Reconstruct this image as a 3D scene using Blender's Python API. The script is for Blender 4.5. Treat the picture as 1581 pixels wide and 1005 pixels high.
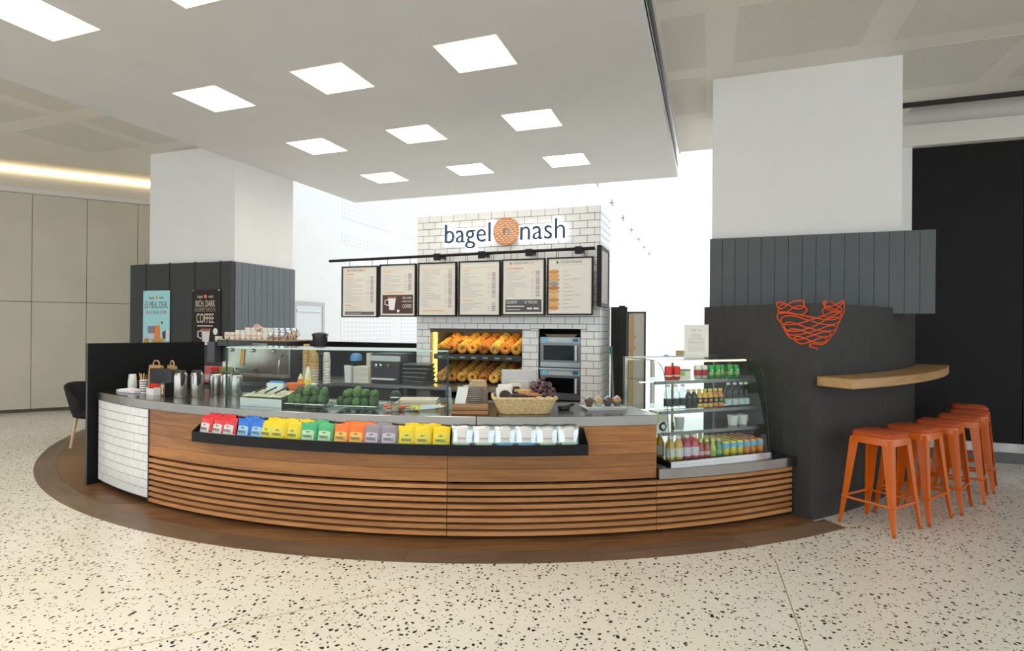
import bpy, bmesh, math, random
from math import sin, cos, pi, radians, atan2, hypot
from mathutils import Matrix, Vector
random.seed(7)
for o in list(bpy.data.objects): bpy.data.objects.remove(o)
SC = bpy.context.scene
COL = SC.collection

# ------------------------------------------------------------------ camera
FPX, YAW, PITCH, ROLL = 858.46, 0.3426, 0.0016, 0.0081
fw = Vector((-sin(YAW)*cos(PITCH), cos(YAW)*cos(PITCH), sin(PITCH)))
rt = Vector((cos(YAW), sin(YAW), 0)); up = rt.cross(fw)
rt2 = rt*cos(ROLL)+up*sin(ROLL); up2 = up*cos(ROLL)-rt*sin(ROLL)
cd = bpy.data.cameras.new('camera'); cam = bpy.data.objects.new('camera', cd); COL.objects.link(cam)
cd.sensor_width = 36; cd.lens = FPX/1581*36; cd.clip_start = .05; cd.clip_end = 200
M = Matrix.Identity(4)
for i in range(3):
    M[i][0] = rt2[i]; M[i][1] = up2[i]; M[i][2] = -fw[i]
M[2][3] = 1.55
cam.matrix_world = M
SC.camera = cam

# ------------------------------------------------------------------ world: flat bright overcast daylight
w = bpy.data.worlds.new('overcast_sky'); SC.world = w; w.use_nodes = True
bg = w.node_tree.nodes['Background']
bg.inputs[0].default_value = (0.90, 0.955, 1.0, 1); bg.inputs[1].default_value = 1.25
SC.view_settings.view_transform = 'Standard'; SC.view_settings.look = 'None'
SC.view_settings.exposure = 0.44; SC.view_settings.gamma = 1.0
SC.view_settings.use_curve_mapping = False
LAMP_STRENGTH = 9.0      # ceiling light panels

# ------------------------------------------------------------------ materials
MATS = {}
def mat(name, col=(.8, .8, .8), rough=.5, metal=0., emit=None, estr=0., spec=.5, noise=0., nscale=20., bump=0., bscale=60., stretch=None, coat=0.):
    if name in MATS: return MATS[name]
    m = bpy.data.materials.new(name); m.use_nodes = True
    nt = m.node_tree; b = nt.nodes['Principled BSDF']
    b.inputs['Base Color'].default_value = (*col, 1); b.inputs['Roughness'].default_value = rough
    b.inputs['Metallic'].default_value = metal; b.inputs['Specular IOR Level'].default_value = spec
    if coat: b.inputs['Coat Weight'].default_value = coat; b.inputs['Coat Roughness'].default_value = .15
    if emit:
        b.inputs['Emission Color'].default_value = (*emit, 1); b.inputs['Emission Strength'].default_value = estr
    if noise or bump:
        tc = nt.nodes.new('ShaderNodeTexCoord'); mp = nt.nodes.new('ShaderNodeMapping')
        nt.links.new(tc.outputs['Object'], mp.inputs[0])
        if stretch: mp.inputs['Scale'].default_value = stretch
        if noise:
            n = nt.nodes.new('ShaderNodeTexNoise'); n.inputs['Scale'].default_value = nscale; n.inputs['Detail'].default_value = 4
            nt.links.new(mp.outputs[0], n.inputs['Vector'])
            r = nt.nodes.new('ShaderNodeMapRange'); r.inputs['From Min'].default_value = .25; r.inputs['From Max'].default_value = .75
            r.inputs['To Min'].default_value = 1-noise; r.inputs['To Max'].default_value = 1+noise
            nt.links.new(n.outputs[0], r.inputs[0])
            mx = nt.nodes.new('ShaderNodeMix'); mx.data_type = 'RGBA'; mx.blend_type = 'MULTIPLY'; mx.inputs[0].default_value = 1
            mx.inputs[6].default_value = (*col, 1); nt.links.new(r.outputs[0], mx.inputs[7])
            nt.links.new(mx.outputs[2], b.inputs['Base Color'])
        if bump:
            n2 = nt.nodes.new('ShaderNodeTexNoise'); n2.inputs['Scale'].default_value = bscale; n2.inputs['Detail'].default_value = 3
            nt.links.new(mp.outputs[0], n2.inputs['Vector'])
            bp = nt.nodes.new('ShaderNodeBump'); bp.inputs['Strength'].default_value = bump; bp.inputs['Distance'].default_value = .01
            nt.links.new(n2.outputs[0], bp.inputs['Height']); nt.links.new(bp.outputs[0], b.inputs['Normal'])
    MATS[name] = m
    return m

def wood(name, c1, c2, rough=.45, along='x', scale=1., uv=False):
    """long-grain timber: stretched noise along one axis"""
    if name in MATS: return MATS[name]
    m = bpy.data.materials.new(name); m.use_nodes = True; nt = m.node_tree; b = nt.nodes['Principled BSDF']
    tc = nt.nodes.new('ShaderNodeTexCoord'); oi = nt.nodes.new('ShaderNodeObjectInfo'); ad = nt.nodes.new('ShaderNodeVectorMath')
    nt.links.new(tc.outputs['UV' if uv else 'Object'], ad.inputs[0])
    sc = nt.nodes.new('ShaderNodeVectorMath'); sc.operation = 'SCALE'; sc.inputs['Scale'].default_value = 7.
    cx = nt.nodes.new('ShaderNodeCombineXYZ')
    for i in range(3): nt.links.new(oi.outputs['Random'], cx.inputs[i])
    nt.links.new(cx.outputs[0], sc.inputs[0]); nt.links.new(sc.outputs[0], ad.inputs[1])
    mp = nt.nodes.new('ShaderNodeMapping'); nt.links.new(ad.outputs[0], mp.inputs[0])
    s = {'x': (1.2, 14, 26), 'y': (14, 1.2, 26), 'z': (14, 14, 1.2)}[along]
    mp.inputs['Scale'].default_value = tuple(k*scale for k in s)
    n = nt.nodes.new('ShaderNodeTexNoise'); n.inputs['Scale'].default_value = 1.; n.inputs['Detail'].default_value = 6; n.inputs['Roughness'].default_value = .65
    n.inputs['Distortion'].default_value = 1.2
    nt.links.new(mp.outputs[0], n.inputs['Vector'])
    cr = nt.nodes.new('ShaderNodeValToRGB'); cr.color_ramp.elements[0].position = .3; cr.color_ramp.elements[1].position = .72
    cr.color_ramp.elements[0].color = (*c2, 1); cr.color_ramp.elements[1].color = (*c1, 1)
    nt.links.new(n.outputs[0], cr.inputs[0])
    hs = nt.nodes.new('ShaderNodeHueSaturation'); mr = nt.nodes.new('ShaderNodeMapRange')
    mr.inputs['To Min'].default_value = .78; mr.inputs['To Max'].default_value = 1.18
    nt.links.new(oi.outputs['Random'], mr.inputs[0]); nt.links.new(mr.outputs[0], hs.inputs['Value'])
    nt.links.new(cr.outputs[0], hs.inputs['Color']); nt.links.new(hs.outputs[0], b.inputs['Base Color'])
    b.inputs['Roughness'].default_value = rough
    bp = nt.nodes.new('ShaderNodeBump'); bp.inputs['Strength'].default_value = .12; bp.inputs['Distance'].default_value = .004
    nt.links.new(n.outputs[0], bp.inputs['Height']); nt.links.new(bp.outputs[0], b.inputs['Normal'])
    MATS[name] = m; return m

def glass(name, tint=(.94, .98, .965), refl=1.0):
    """thin pane: clear with Fresnel reflection"""
    if name in MATS: return MATS[name]
    m = bpy.data.materials.new(name); m.use_nodes = True; nt = m.node_tree
    nt.nodes.remove(nt.nodes['Principled BSDF']); out = nt.nodes['Material Output']
    t = nt.nodes.new('ShaderNodeBsdfTransparent'); t.inputs[0].default_value = (*tint, 1)
    g = nt.nodes.new('ShaderNodeBsdfGlossy'); g.inputs['Roughness'].default_value = .02
    f = nt.nodes.new('ShaderNodeFresnel'); f.inputs[0].default_value = 1.35
    k = nt.nodes.new('ShaderNodeMath'); k.operation = 'MULTIPLY'; k.inputs[1].default_value = refl
    nt.links.new(f.outputs[0], k.inputs[0])
    # only the outward face of a pane mirrors (an unrefracted ray must not reflect again inside it)
    ge = nt.nodes.new('ShaderNodeNewGeometry'); iv = nt.nodes.new('ShaderNodeMath'); iv.operation = 'SUBTRACT'; iv.inputs[0].default_value = 1
    nt.links.new(ge.outputs['Backfacing'], iv.inputs[1]); k2 = nt.nodes.new('ShaderNodeMath'); k2.operation = 'MULTIPLY'
    nt.links.new(k.outputs[0], k2.inputs[0]); nt.links.new(iv.outputs[0], k2.inputs[1]); k = k2
    x = nt.nodes.new('ShaderNodeMixShader'); nt.links.new(k.outputs[0], x.inputs[0])
    nt.links.new(t.outputs[0], x.inputs[1]); nt.links.new(g.outputs[0], x.inputs[2]); nt.links.new(x.outputs[0], out.inputs[0])
    MATS[name] = m; return m

def liquid(name, col, rough=.1):
    """bottle of tinted drink: glossy coloured body that lets a little light through"""
    if name in MATS: return MATS[name]
    m = mat(name, col, rough, spec=.6, coat=.6)
    m.node_tree.nodes['Principled BSDF'].inputs['Subsurface Weight'].default_value = .0
    return m

def terrazzo():
    m = bpy.data.materials.new('terrazzo'); m.use_nodes = True; nt = m.node_tree; b = nt.nodes['Principled BSDF']
    tc = nt.nodes.new('ShaderNodeTexCoord')
    ns = nt.nodes.new('ShaderNodeTexNoise'); ns.inputs['Scale'].default_value = 22.; ns.inputs['Detail'].default_value = 2
    nt.links.new(tc.outputs['Object'], ns.inputs['Vector'])
    vs = nt.nodes.new('ShaderNodeVectorMath'); vs.operation = 'SCALE'; vs.inputs['Scale'].default_value = .035
    nt.links.new(ns.outputs['Color'], vs.inputs[0])
    va = nt.nodes.new('ShaderNodeVectorMath'); nt.links.new(tc.outputs['Object'], va.inputs[0]); nt.links.new(vs.outputs[0], va.inputs[1])
    base = nt.nodes.new('ShaderNodeTexNoise'); base.inputs['Scale'].default_value = .9; base.inputs['Detail'].default_value = 5
    nt.links.new(tc.outputs['Object'], base.inputs['Vector'])
    br = nt.nodes.new('ShaderNodeValToRGB')
    br.color_ramp.elements[0].color = (.79, .745, .635, 1); br.color_ramp.elements[0].position = .3
    br.color_ramp.elements[1].color = (.855, .83, .745, 1); br.color_ramp.elements[1].position = .7
    nt.links.new(base.outputs[0], br.inputs[0])
    last = br.outputs[0]
    for sc_, thr, dens, colr in ((34., .33, .30, (.022, .022, .018)), (58., .30, .26, (.07, .07, .055)), (47., .26, .2, (.55, .5, .38))):
        v = nt.nodes.new('ShaderNodeTexVoronoi'); v.inputs['Scale'].default_value = sc_
        nt.links.new(va.outputs[0], v.inputs['Vector'])
        lt = nt.nodes.new('ShaderNodeMath'); lt.operation = 'LESS_THAN'; lt.inputs[1].default_value = thr
        nt.links.new(v.outputs['Distance'], lt.inputs[0])
        sp = nt.nodes.new('ShaderNodeSeparateColor'); nt.links.new(v.outputs['Color'], sp.inputs[0])
        l2 = nt.nodes.new('ShaderNodeMath'); l2.operation = 'LESS_THAN'; l2.inputs[1].default_value = dens
        nt.links.new(sp.outputs[0], l2.inputs[0])
        mu = nt.nodes.new('ShaderNodeMath'); mu.operation = 'MULTIPLY'; nt.links.new(lt.outputs[0], mu.inputs[0]); nt.links.new(l2.outputs[0], mu.inputs[1])
        mx = nt.nodes.new('ShaderNodeMix'); mx.data_type = 'RGBA'; nt.links.new(mu.outputs[0], mx.inputs[0])
        nt.links.new(last, mx.inputs[6]); mx.inputs[7].default_value = (*colr, 1); last = mx.outputs[2]
    nt.links.new(last, b.inputs['Base Color']); b.inputs['Roughness'].default_value = .22; b.inputs['Specular IOR Level'].default_value = .35
    return m

# ------------------------------------------------------------------ mesh helpers
class MB:
    def __init__(s): s.v = []; s.f = []
    def add(s, vs, fs):
        o = len(s.v); s.v += [tuple(v) for v in vs]; s.f += [tuple(i+o for i in f) for f in fs]; return s
    def box(s, x0, x1, y0, y1, z0, z1):
        return s.add([(x0,y0,z0),(x1,y0,z0),(x1,y1,z0),(x0,y1,z0),(x0,y0,z1),(x1,y0,z1),(x1,y1,z1),(x0,y1,z1)],
                     [(3,2,1,0),(4,5,6,7),(0,1,5,4),(1,2,6,5),(2,3,7,6),(3,0,4,7)])
    def obox(s, c, size, rz=0, rx=0, ry=0):
        R = Matrix.Rotation(rz, 3, 'Z') @ Matrix.Rotation(ry, 3, 'Y') @ Matrix.Rotation(rx, 3, 'X'); hx, hy, hz = (k/2 for k in size)
        P = [Vector(c)+R @ Vector((a*hx, b*hy, d*hz)) for d in (-1, 1) for a, b in ((-1,-1),(1,-1),(1,1),(-1,1))]
        return s.add(P, [(3,2,1,0),(4,5,6,7),(0,1,5,4),(1,2,6,5),(2,3,7,6),(3,0,4,7)])
    def hexa(s, b4, t4):
        return s.add(list(b4)+list(t4), [(3,2,1,0),(4,5,6,7),(0,1,5,4),(1,2,6,5),(2,3,7,6),(3,0,4,7)])
    def prism(s, poly, z0, z1):
        n = len(poly)
        return s.add([(x,y,z0) for x,y in poly]+[(x,y,z1) for x,y in poly],
                     [tuple(range(n-1,-1,-1)), tuple(range(n,2*n))]+[(i,(i+1)%n,(i+1)%n+n,i+n) for i in range(n)])
    def prism_xz(s, poly, y0, y1):
        n = len(poly)
        return s.add([(x,y0,z) for x,z in poly]+[(x,y1,z) for x,z in poly],
                     [tuple(range(n)), tuple(range(2*n-1,n-1,-1))]+[((i+1)%n,i,i+n,(i+1)%n+n) for i in range(n)])
    def prism_yz(s, poly, x0, x1):
        n = len(poly)
        return s.add([(x0,y,z) for y,z in poly]+[(x1,y,z) for y,z in poly],
                     [tuple(range(n-1,-1,-1)), tuple(range(n,2*n))]+[(i,(i+1)%n,(i+1)%n+n,i+n) for i in range(n)])
    def arc(s, r0, r1, t0, t1, z0, z1, n=None):
        n = n or max(2, int(abs(t1-t0)/1.2)+1)
        vs = []
        for i in range(n+1):
            t = t0+(t1-t0)*i/n
            for r, z in ((r0,z0),(r1,z0),(r1,z1),(r0,z1)): vs.append((*pol(t, r), z))
        fs = [(0,1,2,3), tuple(4*n+k for k in (3,2,1,0))]
        for i in range(n):
            for k in range(4): fs.append((4*i+k, 4*i+4+k, 4*i+4+(k+1)%4, 4*i+(k+1)%4))
        return s.add(vs, fs)
    def lathe(s, prof, n=16, c=(0,0,0), sx=1, sy=1):
        vs = []; m = len(prof)
        for r, z in prof:
            for i in range(n):
                a = 2*pi*i/n; vs.append((c[0]+r*cos(a)*sx, c[1]+r*sin(a)*sy, c[2]+z))
        fs = []
        for j in range(m-1):
            for i in range(n): fs.append((j*n+i, j*n+(i+1)%n, (j+1)*n+(i+1)%n, (j+1)*n+i))
        if prof[0][0] > 1e-5: fs.append(tuple(range(n-1,-1,-1)))
        if prof[-1][0] > 1e-5: fs.append(tuple((m-1)*n+i for i in range(n)))
        return s.add(vs, fs)
    def cyl(s, c, r, h, n=14): return s.lathe([(r,0),(r,h)], n, c)
    def tube(s, pts, r, n=6, closed=False, caps=True):
        pts = [Vector(p) for p in pts]; m = len(pts); vs = []
        prev = None
        for i, p in enumerate(pts):
            a = pts[i-1] if (i or closed) else p; b = pts[(i+1) % m] if (i < m-1 or closed) else p
            t = (b-a); t = t.normalized() if t.length > 1e-9 else Vector((0,0,1))
            if prev is None:
                ref = Vector((0,0,1)) if abs(t.z) < .9 else Vector((1,0,0)); nx = t.cross(ref).normalized()
            else:
                nx = prev-t*prev.dot(t); nx = nx.normalized() if nx.length > 1e-6 else t.orthogonal().normalized()
            prev = nx; ny = t.cross(nx)
            rr = r[i] if isinstance(r, (list, tuple)) else r
            for k in range(n): a_ = 2*pi*k/n; vs.append(p+(nx*cos(a_)+ny*sin(a_))*rr)
        fs = []
        for i in range(m if closed else m-1):
            j = (i+1) % m
            for k in range(n): fs.append((i*n+k, i*n+(k+1)%n, j*n+(k+1)%n, j*n+k))
        if caps and not closed: fs += [tuple(range(n-1,-1,-1)), tuple((m-1)*n+k for k in range(n))]
        return s.add(vs, fs)
    def torus(s, R, r, n=18, k=9, c=(0,0,0), sz=1.):
        vs = [(c[0]+(R+r*cos(2*pi*j/k))*cos(2*pi*i/n), c[1]+(R+r*cos(2*pi*j/k))*sin(2*pi*i/n), c[2]+r*sin(2*pi*j/k)*sz) for i in range(n) for j in range(k)]
        return s.add(vs, [(i*k+j, ((i+1)%n)*k+j, ((i+1)%n)*k+(j+1)%k, i*k+(j+1)%k) for i in range(n) for j in range(k)])
    def ball(s, c, rx, ry=None, rz=None, n=12, m=8):
        ry = ry or rx; rz = rz or rx; vs = [(c[0],c[1],c[2]-rz)]
        for j in range(1, m):
            a = -pi/2+pi*j/m
            for i in range(n): b = 2*pi*i/n; vs.append((c[0]+rx*cos(a)*cos(b), c[1]+ry*cos(a)*sin(b), c[2]+rz*sin(a)))
        vs.append((c[0],c[1],c[2]+rz)); L = len(vs)-1
        fs = [(0, 1+(i+1)%n, 1+i) for i in range(n)]
        for j in range(m-2):
            for i in range(n): a=1+j*n+i; b=1+j*n+(i+1)%n; fs.append((a,b,b+n,a+n))
        fs += [(L, 1+(m-2)*n+i, 1+(m-2)*n+(i+1)%n) for i in range(n)]
        return s.add(vs, fs)
    def mesh(s, name, m=None, smooth=False, bev=0., seg=1):
        me = bpy.data.meshes.new(name); me.from_pydata(s.v, [], s.f); me.update()
        bm = bmesh.new(); bm.from_mesh(me); bmesh.ops.recalc_face_normals(bm, faces=bm.faces)
        if bev: bmesh.ops.bevel(bm, geom=list(bm.edges), offset=bev, segments=seg, affect='EDGES', profile=.5, clamp_overlap=True)
        bm.to_mesh(me); bm.free()
        if smooth:
            for p in me.polygons: p.use_smooth = True
            try: me.set_sharp_from_angle(angle=radians(40))
            except Exception: pass
        if m: me.materials.append(m)
        return me
    def build(s, name, m, parent=None, smooth=False, bev=0., seg=1, world=True):
        return put(name, s.mesh(name, m, smooth, bev, seg), parent, world=world)

def woff(p):
    v = Vector((0,0,0))
    while p is not None: v += p.location; p = p.parent
    return v
def put(name, me, parent=None, loc=(0,0,0), rot=(0,0,0), scale=(1,1,1), world=False, m=None):
    """link a mesh as one object; world=True: the mesh is in world coordinates (unrotated parents)"""
    o = bpy.data.objects.new(name, me); COL.objects.link(o)
    o.location = Vector(loc)-(woff(parent) if (world and parent) else Vector((0,0,0)))
    o.rotation_euler = rot; o.scale = scale
    if parent: o.parent = parent
    return o
def tag(o, label=None, cat=None, group=None, kind=None):
    if label: o['label'] = label
    if cat: o['category'] = cat
    if group: o['group'] = group
    if kind: o['kind'] = kind
    return o
def thing(name, label, cat, loc=(0,0,0), rz=0., group=None, kind=None):
    o = bpy.data.objects.new(name, None); COL.objects.link(o); o.location = loc; o.rotation_euler = (0,0,rz)
    o.empty_display_size = .05
    return tag(o, label, cat, group, kind)
def struct(o): o['kind'] = 'structure'; return o
def copy_tree(o, parent=None):
    c = o.copy(); COL.objects.link(c)
    if parent: c.parent = parent
    for ch in list(o.children): copy_tree(ch, c)
    return c
TXT = {}
def blur_mesh(w, h, m):
    """a line of print too small to read: a flat strip"""
    key = ('strip', w, h, m.name)
    if key not in TXT: TXT[key] = MB().box(-w/2, w/2, -h/2, h/2, -.0004, .0004).mesh('small_print', m)
    return TXT[key]
def text_mesh(body, size, m, align='CENTER', ext=.0006, offset=0., squeeze=1.):
    key = (body, size, m.name, align, ext, offset, squeeze)
    if key in TXT: return TXT[key]
    c = bpy.data.curves.new('lettering', 'FONT'); c.body = body; c.size = size; c.align_x = align; c.align_y = 'CENTER'
    c.extrude = ext; c.offset = offset; c.resolution_u = 3
    o = bpy.data.objects.new('lettering', c)
    me = bpy.data.meshes.new_from_object(o); bpy.data.objects.remove(o); bpy.data.curves.remove(c)
    if squeeze != 1.:
        for v in me.vertices: v.co.x *= squeeze
    me.materials.clear(); me.materials.append(m)
    TXT[key] = me; return me
def arc_uv(o):
    """unroll an arc-shaped part: u along the curve, v upwards, so the grain follows the bend"""
    me = o.data; off = woff(o); uv = me.uv_layers.new(name='uv')
    for l in me.loops:
        p = me.vertices[l.vertex_index].co+off; dx, dy = p.x-CX, CY-p.y
        uv.data[l.index].uv = (atan2(dx, dy)*5.8, p.z+(hypot(dx, dy)-5.8)*.7)
    return o
ORD = ['first','second','third','fourth','fifth','sixth','seventh','eighth','ninth','tenth','eleventh','twelfth','thirteenth','fourteenth']

CX, CY = -3.55, 9.19                       # centre of the round kiosk
def pol(t, r): return (CX+r*sin(radians(t)), CY-r*cos(radians(t)))

# common materials
M_white = mat('white_paint', (.80,.80,.79), .6, noise=.02, nscale=3)
M_soffit = mat('soffit_paint', (.70,.685,.69), .7, noise=.03, nscale=2)
M_steel = mat('brushed_steel', (.56,.56,.55), .32, 1., noise=.08, nscale=9, stretch=(1,1,8))
M_dsteel = mat('dark_steel', (.22,.22,.22), .35, 1.)
M_chrome = mat('chrome', (.75,.75,.76), .12, 1.)
M_black = mat('black_laminate', (.007,.007,.008), .5, spec=.15)
M_blackm = mat('black_metal', (.011,.011,.013), .45, spec=.2)
M_slate = mat('slate_grey_paint', (.055,.057,.057), .6, spec=.2, noise=.06, nscale=14)
M_slate2 = mat('charcoal_paint', (.052,.052,.050), .6, spec=.2, noise=.08, nscale=14)
M_tile = mat('white_glazed_tile', (.85,.85,.83), .18, noise=.03, nscale=2.5, coat=.4)
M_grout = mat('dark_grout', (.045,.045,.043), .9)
M_cream = mat('cream_print', (.80,.77,.70), .6)
M_paper = mat('white_paper', (.85,.85,.84), .7)
M_ink = mat('ink_grey', (.12,.12,.12), .7)
M_inkl = mat('ink_light_grey', (.42,.41,.40), .7)
M_oprint = mat('orange_print', (.80,.19,.03), .6)
M_oprint2 = mat('amber_print', (.85,.38,.06), .6)
M_glass = glass('clear_glass')
M_glass_edge = mat('green_glass_edge', (.015,.06,.04), .2, spec=.3)
M_plastic_w = mat('white_plastic', (.82,.82,.80), .35)
M_plastic_k = mat('black_plastic', (.018,.018,.018), .3)
# ------------------------------------------------------------------ floor
fl = MB().box(-22, 14, -6, 42, -.1, 0).build('floor', terrazzo()); struct(fl); tag(fl, 'cream terrazzo floor with dark stone chips')
M_brass = mat('dull_brass', (.62,.52,.30), .4, .6)
mb = MB()
for (x0,y0),(x1,y1) in (((.42,4.13),(.50,1.0)), ((-1.62,2.95),(-2.9,1.6))):
    a = atan2(y1-y0, x1-x0); L = hypot(x1-x0, y1-y0)
    mb.obox(((x0+x1)/2,(y0+y1)/2,.0004), (L,.006,.0012), a)
o = struct(mb.build('trim_1', M_brass)); tag(o, 'thin brass joint strips let into the terrazzo')

# ------------------------------------------------------------------ soffit with square light openings
LX = [-5.30, -3.783, -2.266]; LY = [-.702, .945, 2.592, 4.239, 5.886, 7.533]; LA, LB = .60, .558
SX0, SX1, SY0, SY1, SZ = -6.57, -.505, -3., 9.22, 3.95
xs = [SX0]+[v for x in LX for v in (x, x+LA)]+[SX1]; ys = [SY0]+[v for y in LY for v in (y, y+LB)]+[SY1]
mb = MB()
for i in range(len(xs)-1):
    for j in range(len(ys)-1):
        if i % 2 == 1 and j % 2 == 1: continue
        mb.add([(xs[i],ys[j],SZ),(xs[i+1],ys[j],SZ),(xs[i+1],ys[j+1],SZ),(xs[i],ys[j+1],SZ)], [(0,3,2,1)])
for x in LX:
    for y in LY:
        q = [(x,y),(x+LA,y),(x+LA,y+LB),(x,y+LB)]
        for k in range(4):
            a, b = q[k], q[(k+1)%4]
            mb.add([(*a,SZ),(*b,SZ),(*b,SZ+.14),(*a,SZ+.14)], [(0,1,2,3)])
mb.box(SX0, SX1, SY0, SY1, SZ+.145, SZ+.9)
for x, y0, y1 in ((SX0,SY0,SY1),(SX1,SY0,SY1)): mb.add([(x,y0,SZ),(x,y1,SZ),(x,y1,SZ+.2),(x,y0,SZ+.2)], [(0,1,2,3)])
for y in (SY0,SY1): mb.add([(SX0,y,SZ),(SX1,y,SZ),(SX1,y,SZ+.2),(SX0,y,SZ+.2)], [(0,1,2,3)])
o = mb.build('ceiling_soffit', M_soffit); struct(o); tag(o, 'lowered white soffit with square light openings')
M_lamp = mat('lit_diffuser', (.9,.88,.82), .5, emit=(1., .91, .76), estr=LAMP_STRENGTH)
M_frame_w = mat('warm_white_frame', (.82,.76,.62), .5)
rown = {7.533:'far', 5.886:'middle', 4.239:'third', 2.592:'nearest'}
coln = ['left','centre','right']
for j, y in enumerate(LY):
    for i, x in enumerate(LX):
        if y in rown:
            t = thing('ceiling_light', 'square recessed ceiling light, %s of the %s row in the soffit' % (coln[i], rown[y]), 'ceiling light', (x+LA/2, y+LB/2, SZ), group='square soffit lights')
        else:
            t = thing('ceiling_light', 'square recessed soffit light above the near open floor', 'ceiling light', (x+LA/2, y+LB/2, SZ), group='soffit lights over the near floor')
        MB().box(x+.005, x+LA-.005, y+.005, y+LB-.005, SZ+.125, SZ+.14).build('diffuser', M_lamp, t)
        f = MB()
        for (a,b,c,d) in ((x,x+LA,y,y+.012),(x,x+LA,y+LB-.012,y+LB),(x,x+.012,y+.012,y+LB-.012),(x+LA-.012,x+LA,y+.012,y+LB-.012)): f.box(a,b,c,d,SZ-.004,SZ+.012)
        f.build('frame', M_frame_w, t)

# ------------------------------------------------------------------ panelled ceilings at 4.2 m
M_gap_ = mat('painted_void_dark', (.03,.028,.025), .9)
M_ceil = mat('ceiling_beige', (.74,.705,.645), .7, noise=.03, nscale=2)
M_perf = mat('perforated_ceiling_panel', (.66,.63,.575), .8, noise=.12, nscale=90)
o = MB().prism([(-.46,-3),(9,-3),(9,7.66),(2.25,7.66),(2.25,8.75),(-.46,8.75)], 4.2, 4.3).build('ceiling_right', M_ceil); struct(o)
for X0, X1 in ((-.43,-.06),(.21,1.29),(1.565,2.65),(2.92,4.0),(4.27,5.35)):
    for k, Y0 in enumerate((1.08,2.36,3.64,4.93,6.2)):
        if .1 < X0 < 1.5 and k == 4: continue
        put('perforated_panel', MB().box(X0, X1, Y0, Y0+1.03, 4.197, 4.2).mesh('perforated_panel', M_perf), o, world=True)
mb = MB().box(-.46,-.44,-3,8.75,4.17,4.2); mb.build('edge_rail', M_ceil, o)
MB().box(1.75,9,7.66,7.70,4.15,4.2).build('painted_gap_shade', M_gap_, o)  # solid strip painted dark for the shade in the gap at the ceiling edge
# left: edge runs diagonally, parallel to the panelled wall behind it
o = MB().prism([(-6.57,-3),(-6.57,8.2),(-8.32,8.2),(-9.39,7.09),(-10.78,5.64),(-14.25,2.04),(-14.25,-3)], 4.2, 4.3).build('ceiling_left', M_ceil); struct(o)
for X0 in (-7.75,-9.1,-10.45,-11.8):
    for Y0 in (-.2,1.08,2.36,3.64,4.93,6.2):
        xe = -10.78+(Y0+1.03-5.64)*.966
        if X0 < xe+.25: continue
        put('perforated_panel', MB().box(X0, X0+1.08, Y0, Y0+1.03, 4.197, 4.2).mesh('perforated_panel', M_perf), o, world=True)

o = MB().box(-15,9,-3,8.3,5.2,5.3).build('ceiling_sky_block', M_gap_); struct(o); tag(o,'unseen dark slab added above the ceilings to block sky light')  # unseen slab added to keep sky light out of the coves
# ------------------------------------------------------------------ left panelled wall with light cove
M_pan = mat('beige_wall_panel', (.58,.54,.43), .5, noise=.05, nscale=1.4)
M_gap = mat('panel_gap', (.10,.08,.05), .8)
M_cove = mat('cove_light', (1,.9,.7), .5, emit=(1., .78, .45), estr=5.)
d = Vector((.649,.761)); wn = Vector((.761,-.649)); P0 = Vector((-10.71,6.675))
def wl(s, off): q = P0+d*s+wn*off; return (q.x, q.y)
wroot = thing('wall_left', 'beige panelled wall with a glowing cove above it', None, (*wl(0,0),0), kind='structure')
MB().prism([wl(-6.5,-.012),wl(2.4,-.012),wl(2.4,-.2),wl(-6.5,-.2)], 0, 4.6).build('backing', M_gap, wroot)
S0 = .22
for k in range(-8, 3):
    a, b = S0+.76*k+.004, S0+.76*(k+1)-.004
    for z0, z1 in ((.06,1.905),(1.915,3.77)):
        put('panel', MB().prism([wl(a,0),wl(b,0),wl(b,-.012),wl(a,-.012)], z0, z1).mesh('panel', M_pan), wroot, world=True)
MB().prism([wl(-6.5,.05),wl(2.4,.05),wl(2.4,-.012),wl(-6.5,-.012)], 3.775, 3.86).build('ledge', mat('pale_trim', (.74,.72,.66), .5), wroot)
MB().prism([wl(-6.5,.0),wl(2.4,.0),wl(2.4,-.012),wl(-6.5,-.012)], 3.86, 4.6).build('fascia', mat('fascia_grey', (.55,.53,.48), .6), wroot)
MB().prism([wl(-6.5,.06),wl(2.4,.06),wl(2.4,.0),wl(-6.5,.0)], 4.14, 4.21).build('light_strip', M_cove, wroot)

# ------------------------------------------------------------------ left column with dark cladding
c = thing('column_left', 'white square column clad in dark slate boards', None, (-7.43,6.9,0), kind='structure')
MB().box(-8.29,-6.57,6.30,7.5,0,4.2).build('shaft', M_white, c)
M_slate_lit = mat('slate_board_painted_light', (.125,.148,.168), .5, noise=.05, nscale=9)  # lighter and bluer than the front: strong light on this side painted in
MB().box(-8.6,-6.545,6.22,6.285,0,2.465).build('front_panel', M_slate, c)
for k in range(10):
    y0 = 6.287+k*.124
    put('board', MB().box(-6.56,-6.535,y0+.003,y0+.121,0,2.465).mesh('board', M_slate_lit), c, world=True)
MB().box(-8.6,-8.57,6.287,7.5,0,2.465).build('side_panel', M_slate, c)
MB().box(-8.57,-6.56,6.287,6.3,0,2.45).build('backing', M_gap, c)

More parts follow.
